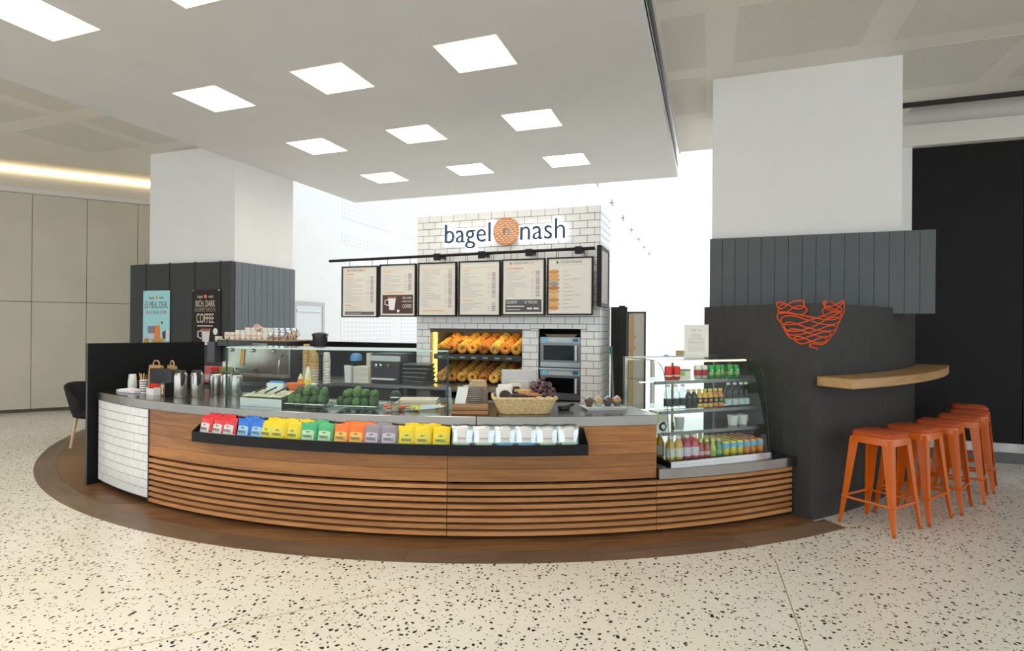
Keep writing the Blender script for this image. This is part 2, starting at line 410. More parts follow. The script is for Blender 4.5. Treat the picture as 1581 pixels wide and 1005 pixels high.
# ------------------------------------------------------------------ right column
c = thing('column_right', 'white square column with a slate board collar', None, (.87,6.9,0), kind='structure')
MB().box(.01,1.73,6.30,7.5,1.70,4.2).build('shaft', M_white, c)
MB().box(.01,1.50,6.40,7.2,0,1.70).build('lower_shaft', M_slate2, c)
M_collar = mat('collar_slate', (.085,.100,.104), .5, noise=.06, nscale=9)
for k in range(16):
    x0 = -.01+k*.1238
    put('board', MB().box(x0+.002, x0+.1218, 6.19, 6.215, 1.70, 2.485).mesh('board', M_collar), c, world=True)
MB().box(-.01,1.97,6.215,6.3,1.70,2.48).build('backing', M_gap, c)
MB().box(-.01,.01,6.3,7.4,1.70,2.48).build('collar_side', M_collar, c)
MB().box(1.73,1.97,6.3,6.4,1.70,2.48).build('collar_return', M_collar, c)

# ------------------------------------------------------------------ back right: tall black shutter wall, bulkhead and pier
M_blk = mat('black_shutter', (.011,.0105,.011), .5, spec=.15, noise=.1, nscale=5)
w_ = thing('wall_right', 'tall black panelled wall with a metal kick strip', None, (5.5,8.05,0), kind='structure')
MB().box(2.3,9,8.075,8.3,0,3.8).build('backing', M_gap, w_)
for k in range(6):
    a = 2.31+k*1.1
    put('panel', MB().box(a+.004,a+1.096,8.05,8.075,.24,3.76).mesh('panel', M_blk), w_, world=True)
MB().box(2.3,9,8.03,8.075,.13,.235).build('kick_strip', mat('worn_aluminium', (.42,.41,.39), .35, .8, noise=.25, nscale=7), w_)
MB().box(2.3,9,8.04,8.075,0,.13).build('plinth', mat('grey_plinth', (.10,.10,.098), .4), w_)
o = MB().box(2.06,9,7.95,8.3,3.77,4.02).box(2.06,9,8.05,8.3,4.02,5.2).build('trim_2', M_ceil); struct(o); tag(o,'pale bulkhead above the black wall')
MB().box(1.9,2.3,7.985,8.0,0,2.0).build('corner_panel', M_blk, w_)
o = MB().box(1.95,2.3,8.0,8.3,0,3.77).build('trim_3', M_white); struct(o); tag(o,'white pier at the end of the black wall')

# ------------------------------------------------------------------ white wall receding behind the left column
M_perfw = mat('white_slotted_panel', (.80,.80,.80), .6)
nt = M_perfw.node_tree; b_ = nt.nodes['Principled BSDF']
tc = nt.nodes.new('ShaderNodeTexCoord'); br_ = nt.nodes.new('ShaderNodeTexBrick'); mp = nt.nodes.new('ShaderNodeMapping')
sx_ = nt.nodes.new('ShaderNodeSeparateXYZ'); cx_ = nt.nodes.new('ShaderNodeCombineXYZ')
nt.links.new(tc.outputs['Object'], sx_.inputs[0]); nt.links.new(sx_.outputs[1], cx_.inputs[0]); nt.links.new(sx_.outputs[2], cx_.inputs[1]); nt.links.new(cx_.outputs[0], br_.inputs['Vector'])
br_.offset = 0; br_.inputs['Scale'].default_value = 1.; br_.inputs['Brick Width'].default_value = .17; br_.inputs['Row Height'].default_value = .12; br_.inputs['Mortar Size'].default_value = .03
br_.inputs['Color1'].default_value = br_.inputs['Color2'].default_value = (.72,.73,.74,1); br_.inputs['Mortar'].default_value = (.82,.82,.82,1)
nt.links.new(br_.outputs['Color'], b_.inputs['Base Color'])
wb = thing('wall_back', 'white wall with slotted acoustic panels', None, (-9.1,14,0), kind='structure')
MB().box(-9.4,-9.1,7.5,30,0,9).build('surface', M_white, wb)
for y0 in (12.2,15.2,18.2):
    for z0, z1 in ((1.0,1.9),(2.35,3.25),(3.7,4.0),(4.35,5.5),(5.7,6.8)):
        put('slotted_panel', MB().box(-9.1,-9.092,y0,y0+2.4,z0,z1).mesh('slotted_panel', M_perfw), wb, world=True)
dr = thing('door_1', 'white door with a lever handle in the receding white wall', None, (-9.09,10.95,0), kind='structure')
MB().box(-9.095,-9.07,10.48,11.40,0,2.02).build('leaf', mat('door_white', (.72,.73,.74), .5), dr)
f = MB().box(-9.095,-9.05,10.40,10.48,0,2.10).box(-9.095,-9.05,11.40,11.48,0,2.10).box(-9.095,-9.05,10.48,11.40,2.02,2.10); f.build('frame', mat('door_frame', (.50,.50,.50), .5), dr)
MB().box(-9.07,-9.02,10.55,10.57,1.00,1.03).tube([(-9.02,10.55,1.015),(-9.02,10.75,1.015)], .012).build('handle', M_chrome, dr)
MB().box(-9.07,-9.045,10.5,11.35,1.86,1.90).build('closer', M_steel, dr)

# glazing brackets of the glass wall behind, a receding line of small spider fittings
for k in range(7):
    y = 17.+k*2.9
    t = thing('glazing_bracket', 'small steel spider bracket, %s from the tiled tower in the receding line' % ORD[k], 'bracket', (-3.3-.012*(y-17), y, 6.0), group='spider brackets of the glass wall')
    m_ = MB()
    for a in (45,135,225,315): m_.tube([(0,0,0),(.0,.16*cos(radians(a)),.16*sin(radians(a)))], .018, 5)
    m_.build('arms', mat('bracket_grey', (.35,.38,.40), .4, .3), t, world=False)
    MB().tube([(-.1,0,0),(.06,0,0)], .035, 8).build('hub', mat('bracket_grey'), t, world=False)

wg = MB().prism([(-3.405,16),(-3.395,16),(-3.7,40),(-3.71,40)], 0, 9).build('window_1', glass('facade_glass', (.995,.998,.997), .06)); struct(wg); tag(wg, 'glazed wall carrying the line of spider brackets')
# ------------------------------------------------------------------ round timber platform
W_deck = wood('deck_oak', (.29,.145,.058), (.115,.052,.022), .4, 'x', 1.3)
W_rim = wood('rim_oak', (.25,.165,.105), (.125,.078,.048), .42, 'x', .8, uv=True)
plat = thing('platform', 'round dark timber floor under the kiosk with a curved border', 'platform', (*pol(10,5.5),0))
def clip(poly, a, b, c):                    # keep a*x+b*y<=c
    out = []
    for i in range(len(poly)):
        p, q = poly[i], poly[(i+1)%len(poly)]; dp, dq = a*p[0]+b*p[1]-c, a*q[0]+b*q[1]-c
        if dp <= 0: out.append(p)
        if dp*dq < 0: t = dp/(dp-dq); out.append((p[0]+(q[0]-p[0])*t, p[1]+(q[1]-p[1])*t))
    return out
disc = [pol(-90+180*i/120, 6.03) for i in range(121)]+[(CX+6.03,CY),(CX-6.03,CY)]
disc = clip(disc, 0, 1, 5.63)
ct, st = cos(radians(46.4)), sin(radians(46.4)); disc = clip(disc, ct, st, ct*CX+st*CY)
pa = radians(24); ux, uy = cos(pa), sin(pa); nx_, ny_ = -uy, ux
k0 = min(nx_*x+ny_*y for x, y in disc); k1 = max(nx_*x+ny_*y for x, y in disc); PW = .13; disc = clip(disc, ct, st, ct*CX+st*CY-.03)
for k in range(int((k1-k0)/PW)+1):
    a = k0+k*PW
    p = clip(clip(disc, -nx_, -ny_, -(a+.001)), nx_, ny_, a+PW-.001)
    if len(p) < 3: continue
    c0 = (sum(q[0] for q in p)/len(p), sum(q[1] for q in p)/len(p))
    loc = [((q[0]-c0[0])*ux+(q[1]-c0[1])*uy, (q[0]-c0[0])*nx_+(q[1]-c0[1])*ny_) for q in p]
    put('plank', MB().prism(loc, .0, .010).mesh('plank', W_deck), plat, loc=Vector((c0[0],c0[1],0))-plat.location, rot=(0,0,pa))
edges = [-58,-46,-34,-22,-10,2,15.5,27,38,47.2]
for a, b in zip(edges[:-1], edges[1:]):
    n = int((b-a)/1.2); vs = []
    mb = MB(); a2, b2 = a+.01, b-.01
    for i in range(n+1):
        t = a2+(b2-a2)*i/n
        vs += [(*pol(t,6.032),0), (*pol(t,6.22),0), (*pol(t,6.22),.002), (*pol(t,6.032),.011)]
    fs = [(0,1,2,3), tuple(4*n+k for k in (3,2,1,0))]
    for i in range(n):
        for k in range(4): fs.append((4*i+k,4*i+4+k,4*i+4+(k+1)%4,4*i+(k+1)%4))
    mb.add(vs, fs); arc_uv(mb.build('rim_board', W_rim, plat))

# ------------------------------------------------------------------ curved counter
W_front = wood('counter_cedar', (.50,.22,.066), (.235,.088,.024), .42, 'x', .9, uv=True)
W_slat = wood('slat_pine', (.60,.29,.105), (.34,.135,.045), .45, 'x', 1.1, uv=True)
GZ = .011
cnt = thing('service_counter', 'long curved counter with timber boards, slatted base and white tiled end', 'counter', (*pol(12,5.6),GZ))
M_dark = mat('dark_recess', (.010,.009,.008), .8)
cb = MB().arc(5.2,5.80,-19.6,33,.425,.82).arc(5.2,5.715,-19.6,46,.10,.418).build('carcass', M_dark, cnt)
MB().arc(5.25,5.70,-19.6,46,GZ,.10).build('plinth', M_black, cnt)
for z0, z1 in ((.708,.824),(.615,.706),(.521,.613),(.428,.519)):
    for a, b in ((-9.25,17.63),(17.67,32.95)):
        arc_uv(MB().arc(5.80,5.842,a,b,z0,z1).build('plank', W_front, cnt))
for z in (.407,.359,.311,.262,.214,.165,.117,.068):
    for a, b in ((-9.25,17.62),(17.67,32.95),(33.0,45.9)):
        arc_uv(MB().arc(5.80,5.845,a,b,z-.029,z).build('slat', W_slat, cnt))
for t in (-9,-2,6,17.65,25,33,40): MB().arc(5.72,5.802,t-.25,t+.25,.04,.426).build('slat_post', M_dark, cnt)
MB().arc(5.79,5.85,-9.36,-9.25,GZ+.03,.824).build('edge_trim', M_dsteel, cnt)
# white brick tiles on the left end of the counter front
tm = {}
def tile_mesh(w, h):
    k = (round(w,4), round(h,4))
    if k not in tm: tm[k] = MB().box(-w/2,w/2,-.006,.006,-h/2,h/2).mesh('tile', M_tile, bev=.0012)
    return tm[k]
MB().arc(5.80,5.832,-19.5,-9.36,.05,.824).build('tile_backing', M_grout, cnt)
D150 = math.degrees(.1515/5.84)
for r in range(10):
    z = .820-.0757*(r+.5); t = -9.40-(D150/2 if r % 2 else 0)
    segs = []
    if r % 2: segs.append((-9.40-D150/4, D150/2))
    while t-D150 > -19.55: segs.append((t-D150/2, D150)); t -= D150
    if t+19.5 > .15: segs.append(((t-19.5)/2, t+19.5))
    for tc_, wd in segs:
        w_m = radians(wd)*5.84-.0042
        put('tile', tile_mesh(w_m, .0717), cnt, loc=Vector((*pol(tc_,5.838), z))-cnt.location, rot=(0,0,radians(tc_)))
# black end screen, a radial panel that stands higher than the worktop
tr = radians(-19.9); ex, ey = cos(tr), sin(tr)
es = thing('end_screen', 'tall matt black screen panel closing the left end of the counter', 'screen', (*pol(-19.9,5.4),GZ))
P_ = [pol(-19.9,5.92), pol(-19.9,4.88)]
q = [P_[0], P_[1], (P_[1][0]-.05*ex, P_[1][1]-.05*ey), (P_[0][0]-.05*ex, P_[0][1]-.05*ey)]
MB().prism(q, GZ, 1.355).build('panel', M_black, es)
q2 = [(x-.0*ex+ (.003*sin(tr)), y-(.003*cos(tr))) for x, y in (P_[0], (P_[0][0]-.05*ex, P_[0][1]-.05*ey))]
MB().prism([P_[0], q[3], (q[3][0]+.004*sin(tr), q[3][1]-.004*cos(tr)), (P_[0][0]+.004*sin(tr), P_[0][1]-.004*cos(tr))], GZ, 1.355).build('edge_strip', mat('charcoal_edge', (.04,.045,.042), .5), es)

# steel worktops
M_top = mat('worktop_steel', (.33,.325,.31), .22, 1., noise=.10, nscale=5)
wt = thing('worktop', 'long curved brushed steel worktop along the counter', 'worktop', (*pol(8,5.5),.825))
for a, b in ((-19.75,19.68),(19.70,33.0)): MB().arc(5.12,5.86,a,b,.8255,.9).build('segment', M_top, wt, bev=.003)
lt = thing('steel_ledge', 'low curved steel ledge under the glass drinks cabinet', 'ledge', (*pol(39.5,5.5),.42))
MB().arc(5.10,5.88,33.02,45.95,.4205,.50).build('segment', M_top, lt, bev=.003)

# ------------------------------------------------------------------ black snack trough fixed to the counter front
ct_ = thing('snack_trough', 'long black metal trough of snack bags on the counter front', 'trough', (*pol(12.7,5.92),.645))
MB().arc(5.846,5.979,-1.95,27.3,.645,.700).build('base', M_blackm, ct_)
MB().arc(5.979,5.985,-1.95,27.3,.645,.722).build('front_lip', M_blackm, ct_)
MB().arc(5.846,5.851,-1.95,27.3,.700,.815).build('back_plate', M_blackm, ct_)
for t in (-1.95,27.3):
    s_ = -1 if t < 0 else 1; dt = .03*s_
    a0, a1 = pol(t,5.846), pol(t,5.985); b0, b1 = pol(t+dt,5.846), pol(t+dt,5.985)
    MB().add([(*a0,.645),(*a1,.645),(*a1,.722),(*a0,.815),(*b0,.645),(*b1,.645),(*b1,.722),(*b0,.815)], [(0,1,2,3),(7,6,5,4),(0,4,5,1),(1,5,6,2),(2,6,7,3),(3,7,4,0)]).build('end_plate', M_blackm, ct_)

def bag_mesh(w, h, d, m, name='bag', z0=0., z1=1., off=0., hump=False):
    """pillow-shaped foil bag standing upright, crimped flat at top and bottom; z0..z1 picks a band of its front"""
    nu, nv = 8, 9; mb = MB(); rows = []
    full = (z0 == 0. and z1 == 1.)
    def thick(u, v): return d/2*max(0, 1-abs(2*u-1)**3)**.6*max(0, min(1, (1-v)/.16, v/.05))**.6*(1-.35*v)
    vs = []
    for j in range(nv+1):
        v = z0+(z1-z0)*j/nv
        for i in range(nu+1):
            u = i/nu; ww = w*(1-.05*sin(pi*min(1,v*1.1)))
            vv = v
            if hump and j == nv: vv = v+.07*sin(pi*u)-.03
            vs.append(((u-.5)*ww, -thick(u,vv)-off, vv*h+.003*sin(9*u+j)*(v > .9)))
    n1 = len(vs); fs = [(j*(nu+1)+i, j*(nu+1)+i+1, (j+1)*(nu+1)+i+1, (j+1)*(nu+1)+i) for j in range(nv) for i in range(nu)]
    if full:
        vs += [(x, -y+.0012, z) for x, y, z in vs]
        fs += [tuple(n1+k for k in reversed(f)) for f in fs]
        rim = [i for i in range(nu+1)]+[(j)*(nu+1)+nu for j in range(1,nv+1)]+[nv*(nu+1)+i for i in range(nu-1,-1,-1)]+[j*(nu+1) for j in range(nv-1,0,-1)]
        for a, b in zip(rim, rim[1:]+rim[:1]): fs.append((b, a, a+n1, b+n1))
    mb.add(vs, fs); return mb.mesh(name, m, smooth=True)
BAGC = {'red': ((.72,.02,.025), (.80,.70,.68)), 'blue': ((.02,.16,.65), (.33,.60,.85)), 'yellow': ((.85,.62,.0), (.72,.68,.08)),
        'green': ((.05,.42,.16), (.48,.75,.46)), 'orange': ((.85,.17,.01), (.85,.50,.12)), 'mauve': ((.28,.24,.28), (.55,.52,.60))}
M_bagink = mat('bag_lettering', (.10,.09,.08), .6)
BM = {}
for k_, (c1, c2) in BAGC.items():
    m1 = mat(k_+'_foil', c1, .32, spec=.5, coat=.2); m2 = mat(k_+'_foil_label', c2, .45)
    BM[k_] = (bag_mesh(.132,.138,.050,m1), bag_mesh(.128,.138,.050,m2,'label_panel',.03,.56,.0012,True))
M_foil = mat('silver_foil', (.66,.74,.76), .22, .75, bump=.5, bscale=35)
M_poplab = {'white': mat('popcorn_label', (.74,.73,.70), .5)}
BM['silver'] = (bag_mesh(.156,.142,.052,M_foil), bag_mesh(.124,.142,.052,M_poplab['white'],'label_panel',.06,.93,.0015))
bags = [(-1.3,'red'),(-.05,'red'),(1.0,'red'),(2.3,'blue'),(3.5,'blue'),(4.35,'yellow'),(5.3,'yellow'),(6.5,'yellow'),(7.75,'green'),(9.0,'green'),(10.25,'orange'),(11.35,'orange'),
        (12.45,'mauve'),(13.7,'mauve'),(14.95,'yellow'),(16.05,'yellow'),(17.3,'yellow'),(18.75,'silver'),(20.25,'silver'),(21.7,'silver'),(23.15,'silver'),(24.6,'silver'),(26.1,'silver')]
runs = {}
strip_c = ['pale green','pale green','blue','blue','pale green','pale green']
prevc = None; runid = -1; nrun = {}
lab = {}
for i, (t, cc) in enumerate(bags):
    if cc != prevc: runid += 1; prevc = cc
    nrun.setdefault(runid, []).append(i)
for rid, ids in nrun.items():
    for n_, i in enumerate(ids):
        t, cc = bags[i]
        where = {1:'', 2:['left','right']}.get(len(ids)) or [ORD[j] for j in range(len(ids))]
        if cc == 'yellow': grp = 'cluster beside the blue bags' if rid == 2 else 'cluster beside the silver bags'
        else: grp = '%s bags' % cc
        label = ('%s foil crisp bag in the trough, %s of the %s' % (cc, where[n_], grp)) if len(ids) > 2 else ('%s foil crisp bag in the trough, %s of the two' % (cc, where[n_]))
        if cc == 'silver': label = 'silver popcorn bag with white label, %s from left in the trough' % ORD[n_]
        yj = random.uniform(-.004,.004); R_ = 5.935+yj
        b = thing('popcorn_bag' if cc == 'silver' else 'crisp_bag', label, 'snack bag', (*pol(t,R_),.7005), radians(t+random.uniform(-4,4)), group='snack bags in the trough')
        tilt = radians(-10)
        for nm, me in zip(('bag','label_panel'), BM[cc]):
            o = put(nm, me, b, rot=(tilt,0,0), loc=(0,.012,0))
        if cc != 'silver':
            put('lettering', text_mesh('PIPERS', .030, M_bagink, squeeze=.86), b, loc=(0,-.0085,.040), rot=(pi/2+tilt,0,0))
            o = MB().tube([(0,-.0020,.062),(0,.0020,.080)], .0016, 4).tube([(-.018,.0010,.070),(0,.0006,.076),(.018,.0010,.070)], .0016, 4).build('emblem', M_bagink, b, world=False)
        else:
            k = n_; M_st = mat('strip_'+strip_c[k].replace(' ','_'), (.45,.65,.42) if 'green' in strip_c[k] else (.10,.42,.62), .5)
            put('colour_strip', MB().box(-.058,.058,-.003,0,.0,.014).mesh('colour_strip', M_st), b, loc=(0,-.0125,.018), rot=(tilt,0,0))
            put('small_print', blur_mesh(.058,.007,M_inkl), b, loc=(0,-.0095,.060), rot=(pi/2+tilt,0,0))
# second row, tops peeping out behind
for t, cc, w_ in ((.5,'red','right one of the red pair'),(-.9,'red','left one of the red pair'),(2.7,'blue','between the blue front bags'),(4.7,'yellow','next to the blue bags'),(6.0,'yellow','middle of the left yellow cluster'),(7.3,'yellow','next to the green bags'),(8.4,'green','between the green front bags'),
                  (10.9,'orange','between the orange front bags'),(11.9,'orange','next to the mauve bags'),(13.1,'mauve','between the mauve front bags'),(15.3,'yellow','beside the mauve bags'),(16.6,'yellow','beside the silver bags')):
    b = thing('crisp_bag', '%s crisp bag in the back row of the trough, %s' % (cc, w_), 'snack bag', (*pol(t,5.885),.7005), radians(t+random.uniform(-5,5)), group='snack bags in the back row')
    put('bag', BM[cc][0], b, loc=(0,.008,.012), rot=(radians(-4),0,0))
# ------------------------------------------------------------------ tiled tower with bagel niche, ovens, sign
TX0, TX1, TY0, TY1, TZ = -3.18, -1.07, 5.66, 6.26, 2.80
NX0, NX1, NZ0, NZ1 = -3.0, -1.9, .77, 1.518
OX0, OX1, OZ0, OZ1 = -1.715, -1.26, .77, 1.526
tw = thing('tiled_tower', 'tall kiosk tower faced in white brick tiles with two lit openings', 'tower', ((TX0+TX1)/2, 5.95, 0))
b = MB()
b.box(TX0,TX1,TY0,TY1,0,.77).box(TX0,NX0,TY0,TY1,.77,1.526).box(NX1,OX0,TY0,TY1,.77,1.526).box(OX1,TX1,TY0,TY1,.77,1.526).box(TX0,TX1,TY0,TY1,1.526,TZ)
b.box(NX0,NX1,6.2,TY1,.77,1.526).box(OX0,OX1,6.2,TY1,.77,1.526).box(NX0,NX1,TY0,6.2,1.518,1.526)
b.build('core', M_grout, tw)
# niche and oven linings
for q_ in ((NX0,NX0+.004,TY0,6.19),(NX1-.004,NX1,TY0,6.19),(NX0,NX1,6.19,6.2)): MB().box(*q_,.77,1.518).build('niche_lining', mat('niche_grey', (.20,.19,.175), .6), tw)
for xa in (OX0,OX1-.004): MB().box(xa,xa+.004,TY0,6.2,.77,1.526).build('oven_lining', M_dsteel, tw)
TW, TH = .1523, .0762
def clear(x0, x1, z0, z1):
    """pieces of a tile that are not over an opening"""
    out = [(x0, x1, z0, z1)]
    for (a, b_, c, d_) in ((NX0,NX1,NZ0,NZ1),(OX0,OX1,OZ0,OZ1)):
        nxt = []
        for (p, q_, r, s_) in out:
            if q_ <= a+1e-4 or p >= b_-1e-4 or s_ <= c+1e-4 or r >= d_-1e-4: nxt.append((p,q_,r,s_)); continue
            if s_ > d_+.012: nxt.append((p,q_,d_,s_)); s_ = d_
            if p < a-.012: nxt.append((p,a,r,s_))
            if q_ > b_+.012: nxt.append((b_,q_,r,s_))
        out = nxt
    return out
tiles = []
nrow = int((TZ-.45)/TH)+1
for r in range(nrow):
    z1 = TZ-r*TH; z0 = z1-TH; x = TX0-(TW/2 if r % 2 else 0)
    while x < TX1-.005:
        a, b_ = max(x,TX0), min(x+TW,TX1); x += TW
        if b_-a < .012: continue
        for pc in clear(a, b_, z0, z1):
            if pc[1]-pc[0] > .012 and pc[3]-pc[2] > .012: tiles.append(pc)
tiles.sort(key=lambda t_: -t_[3])
big = tiles[:300]; rest = tiles[300:]
for (a, b_, c, d_) in big:
    put('tile', tile_mesh(b_-a-.0048, d_-c-.0048), tw, loc=Vector(((a+b_)/2, TY0-.004, (c+d_)/2))-tw.location)
mb = MB()
for (a, b_, c, d_) in rest: mb.box(a+.0024,b_-.0024,TY0-.010,TY0,c+.0024,d_-.0024)
for r in range(nrow):
    z1 = TZ-r*TH; z0 = z1-TH; y = TY0-.01-(TW/2 if r % 2 else 0)
    while y < TY1-.005:
        a, b_ = max(y,TY0-.008), min(y+TW,TY1); y += TW
        if b_-a > .012: mb.box(TX1-.001,TX1+.009,a+.0024,b_-.0024,z0+.0024,z1-.0024)
o = mb.build('remaining_tiles', M_tile, tw); o['kind'] = 'stuff'
MB().box(NX0,NX1,TY0-.012,TY0+.012,1.478,1.518).build('niche_trim', M_gap, tw)  # trim added to hide the lintel strip from view

# LED strip at the left of the niche, and an added unseen one along its lintel to warm the bagels
M_led = mat('yellow_led', (1,.8,.2), .4, emit=(1., .62, .08), estr=2.6)
ld = thing('led_strip', 'glowing yellow light strip at the left edge of the bagel niche', 'light strip', (NX0+.03,TY0+.05,.9))
MB().box(NX0+.018,NX0+.042,TY0+.03,TY0+.06,.895,1.512).build('tube', M_led, ld)
MB().box(NX0+.005,NX0+.055,TY0+.062,TY0+.07,.895,1.512).build('channel', M_steel, ld)
ll = thing('added_lintel_light', 'unseen warm strip added under the niche lintel to light the bagels', 'light strip', (-2.45,TY0+.05,1.49))
MB().box(NX0+.08,NX1-.05,TY0+.03,TY0+.055,1.490,1.5165).build('tube', mat('added_warm_glow', (1,.85,.5), .4, emit=(1.,.70,.28), estr=14.), ll)

# sloping bagel shelves
def shelf(z, label):
    t = thing('bagel_shelf', label, 'shelf', (-2.45,TY0+.2,z))
    MB().add([(NX0+.05,TY0-.01,z),(NX1-.006,TY0-.01,z),(NX1-.006,6.185,z+.17),(NX0+.05,6.185,z+.17),(NX0+.05,TY0-.01,z+.012),(NX1-.006,TY0-.01,z+.012),(NX1-.006,6.185,z+.182),(NX0+.05,6.185,z+.182)],
             [(3,2,1,0),(4,5,6,7),(0,1,5,4),(1,2,6,5),(2,3,7,6),(3,0,4,7)]).build('board', M_plastic_k, t)
    MB().box(NX0+.05,NX1-.006,TY0-.022,TY0-.01,z-.03,z+.03).build('lip', M_plastic_k, t)
    for k in range(7): MB().box(NX0+.10+k*.138,NX0+.16+k*.138,TY0-.0235,TY0-.022,z-.012,z+.004).build('price_label', mat('price_grey', (.32,.32,.30), .5), t)
    return t
shelf(1.205, 'upper sloping black shelf of the bagel niche'); shelf(.885, 'lower sloping black shelf of the bagel niche')
bcols = [(.66,.34,.06),(.52,.20,.035),(.70,.38,.07),(.64,.31,.05),(.48,.17,.03),(.74,.43,.09),(.58,.23,.035),(.66,.34,.06)]  # orange saturation raised to paint in the warm niche light
bms = []
for k, c_ in enumerate(bcols):
    m_ = mat('bagel_crust_%s' % ['plain','cinnamon','egg','sesame','wholemeal','onion','tomato','poppy'][k], c_, .5, noise=.35, nscale=38, bump=.3, bscale=90)
    bms.append(MB().torus(.036,.025,18,9,sz=1.0).mesh('bagel', m_, smooth=True))
sl = atan2(.17, .535)
for sname, z in (('upper',1.205),('lower',.885)):
    for k in range(8):
        x = NX0+.125+k*.1285
        nb = 7 if not (sname == 'upper' and k == 1) else 4
        for j in range(nb):
            y = TY0+.035+j*.064; zz = z+.012+(y-TY0+.01)*(.17/.535)+.066
            o = put('bagel', bms[k], None, loc=(x+random.uniform(-.004,.004), y, zz), rot=(pi/2-sl-.25+random.uniform(-.06,.06), random.uniform(0,3), random.uniform(-.08,.08)))
            pos = 'front' if j == 0 else '%s from the front' % ORD[j]
            tag(o, 'golden brown bagel, %s of the %s column on the %s shelf' % (pos, ORD[k], sname), 'bagel', 'bagels in the tower niche')
for k, (x, y, zz) in enumerate(((-2.74,5.80,1.385),(-2.66,5.86,1.405),(-2.78,5.90,1.425))):
    tag(put('bagel', bms[1], None, loc=(x,y,zz), rot=(.3,.1*k,0)), 'glazed flat bagel, %s of three lying on top of the upper rows' % ORD[k], 'bagel', 'bagels in the tower niche')

# two microwave ovens
M_mwd = mat('oven_glass_black', (.004,.004,.005), .1, spec=.25)
def microwave(z, label):
    t = thing('microwave_oven', label, 'microwave', ((OX0+OX1)/2, TY0+.2, z))
    x0, x1 = OX0+.012, OX1-.012; W_ = x1-x0; h = .315; y = TY0+.02
    MB().box(x0,x1,y+.02,y+.42,z,z+h).build('body', M_steel, t, bev=.004)
    MB().box(x0,x1,y,y+.02,z,z+.05).build('bottom_rail', mat('mid_steel', (.42,.42,.42), .3, 1.), t)
    d_ = MB().box(x0,x1,y,y+.02,z+.052,z+h-.062).build('door', mat('door_frame_grey', (.20,.21,.22), .3, .7), t)
    MB().box(x0+.035,x1-.065,y-.002,y+.001,z+.072,z+h-.085).build('window', M_mwd, d_)
    MB().box(x1-.045,x1-.028,y-.035,y-.020,z+.075,z+h-.085).box(x1-.045,x1-.028,y-.022,y,z+.075,z+.09).box(x1-.045,x1-.028,y-.022,y,z+h-.10,z+h-.085).build('handle', mat('pale_handle', (.75,.75,.74), .3), d_)
    p = MB().box(x0,x1,y-.004,y+.02,z+h-.060,z+h).build('control_panel', mat('panel_blue_grey', (.42,.50,.55), .35), t)
    MB().box(x0+.02,x0+.075,y-.006,y-.003,z+h-.048,z+h-.012).build('display', mat('lcd_blue', (.03,.10,.16), .2, emit=(.1,.45,.6), estr=.5), p)
    kb = MB()
    for i in range(9):
        for j in range(2): kb.box(x0+.10+i*.026,x0+.12+i*.026,y-.006,y-.003,z+h-.048+j*.020,z+h-.033+j*.020)
    kb.build('keypad', mat('key_white', (.70,.74,.76), .4), p)
    MB().box(x1-.075,x1-.02,y-.006,y-.003,z+h-.048,z+h-.012).build('badge', mat('badge_blue', (.02,.14,.26), .3), p)
    for fx in (x0+.03,x1-.05): MB().box(fx,fx+.02,y+.05,y+.07,z-.008,z).build('foot', M_plastic_k, t)
microwave(1.125, 'upper stainless microwave oven in the tiled tower'); microwave(.775+.008, 'lower stainless microwave oven in the tiled tower')
ov = thing('oven_shelf', 'steel shelf plate between the two microwave ovens', 'shelf', ((OX0+OX1)/2,TY0+.2,1.10))
MB().box(OX0+.004,OX1-.004,TY0-.012,6.18,1.099,1.116).build('plate', M_steel, ov)
tr_ = thing('baking_tray', 'shallow tray lying on top of the upper microwave', 'tray', (-1.48,5.85,1.441))
MB().add([(-1.63,5.72,1.4405),(-1.34,5.72,1.4405),(-1.34,6.0,1.4405),(-1.63,6.0,1.4405),(-1.66,5.69,1.47),(-1.31,5.69,1.47),(-1.31,6.03,1.47),(-1.66,6.03,1.47)],[(3,2,1,0),(0,1,5,4),(1,2,6,5),(2,3,7,6),(3,0,4,7)]).build('pan', mat('tray_tan', (.40,.30,.22), .5), tr_)

# illuminated letters and ring logo
M_navy = mat('navy_letter', (.010,.035,.10), .35)
M_halo = mat('halo_light', (1,1,1), .5, emit=(.80,.90,1.), estr=3.2)
sg = thing('sign', 'backlit navy lettering with an orange bagel ring on the tower', 'sign', (-2.08,TY0-.01,2.56))
for body, x, w_ in (('bagel', -2.53, .55), ('nash', -1.67, .49)):
    me = text_mesh(body, .30, M_navy, ext=.012, squeeze=.93); mh = text_mesh(body, .30, M_halo, ext=.004, offset=.009, squeeze=.93)
    wd = max(v.co.x for v in me.vertices)-min(v.co.x for v in me.vertices); s_ = w_/wd
    o = put('lettering', me, sg, loc=Vector((x,TY0-.046,2.565))-sg.location, rot=(pi/2,0,0), scale=(s_,s_,1))
    put('halo', mh, o, loc=(0,0,-.018))
M_ringc = mat('ring_cream', (.80,.62,.42), .5); M_ringo = mat('ring_orange', (.80,.20,.04), .5)
rg = MB()
n_ = 36; rr0, rr1 = .034, .150
for y0, y1 in ((TY0-.045,TY0-.020),):
    vs = []
    for i in range(n_):
        a = 2*pi*i/n_
        for r in (rr0, rr1): vs += [(-2.08+r*cos(a), y0, 2.572+r*sin(a)), (-2.08+r*cos(a), y1, 2.572+r*sin(a))]
    fs = []
    for i in range(n_):
        a, b_ = 4*i, 4*((i+1) % n_)
        fs += [(a,a+2,b_+2,b_), (a+1,b_+1,b_+3,a+3), (a,b_,b_+1,a+1), (a+2,a+3,b_+3,b_+2)]
    rg.add(vs, fs)
ro = rg.build('ring', M_ringc, sg)
tb = MB()
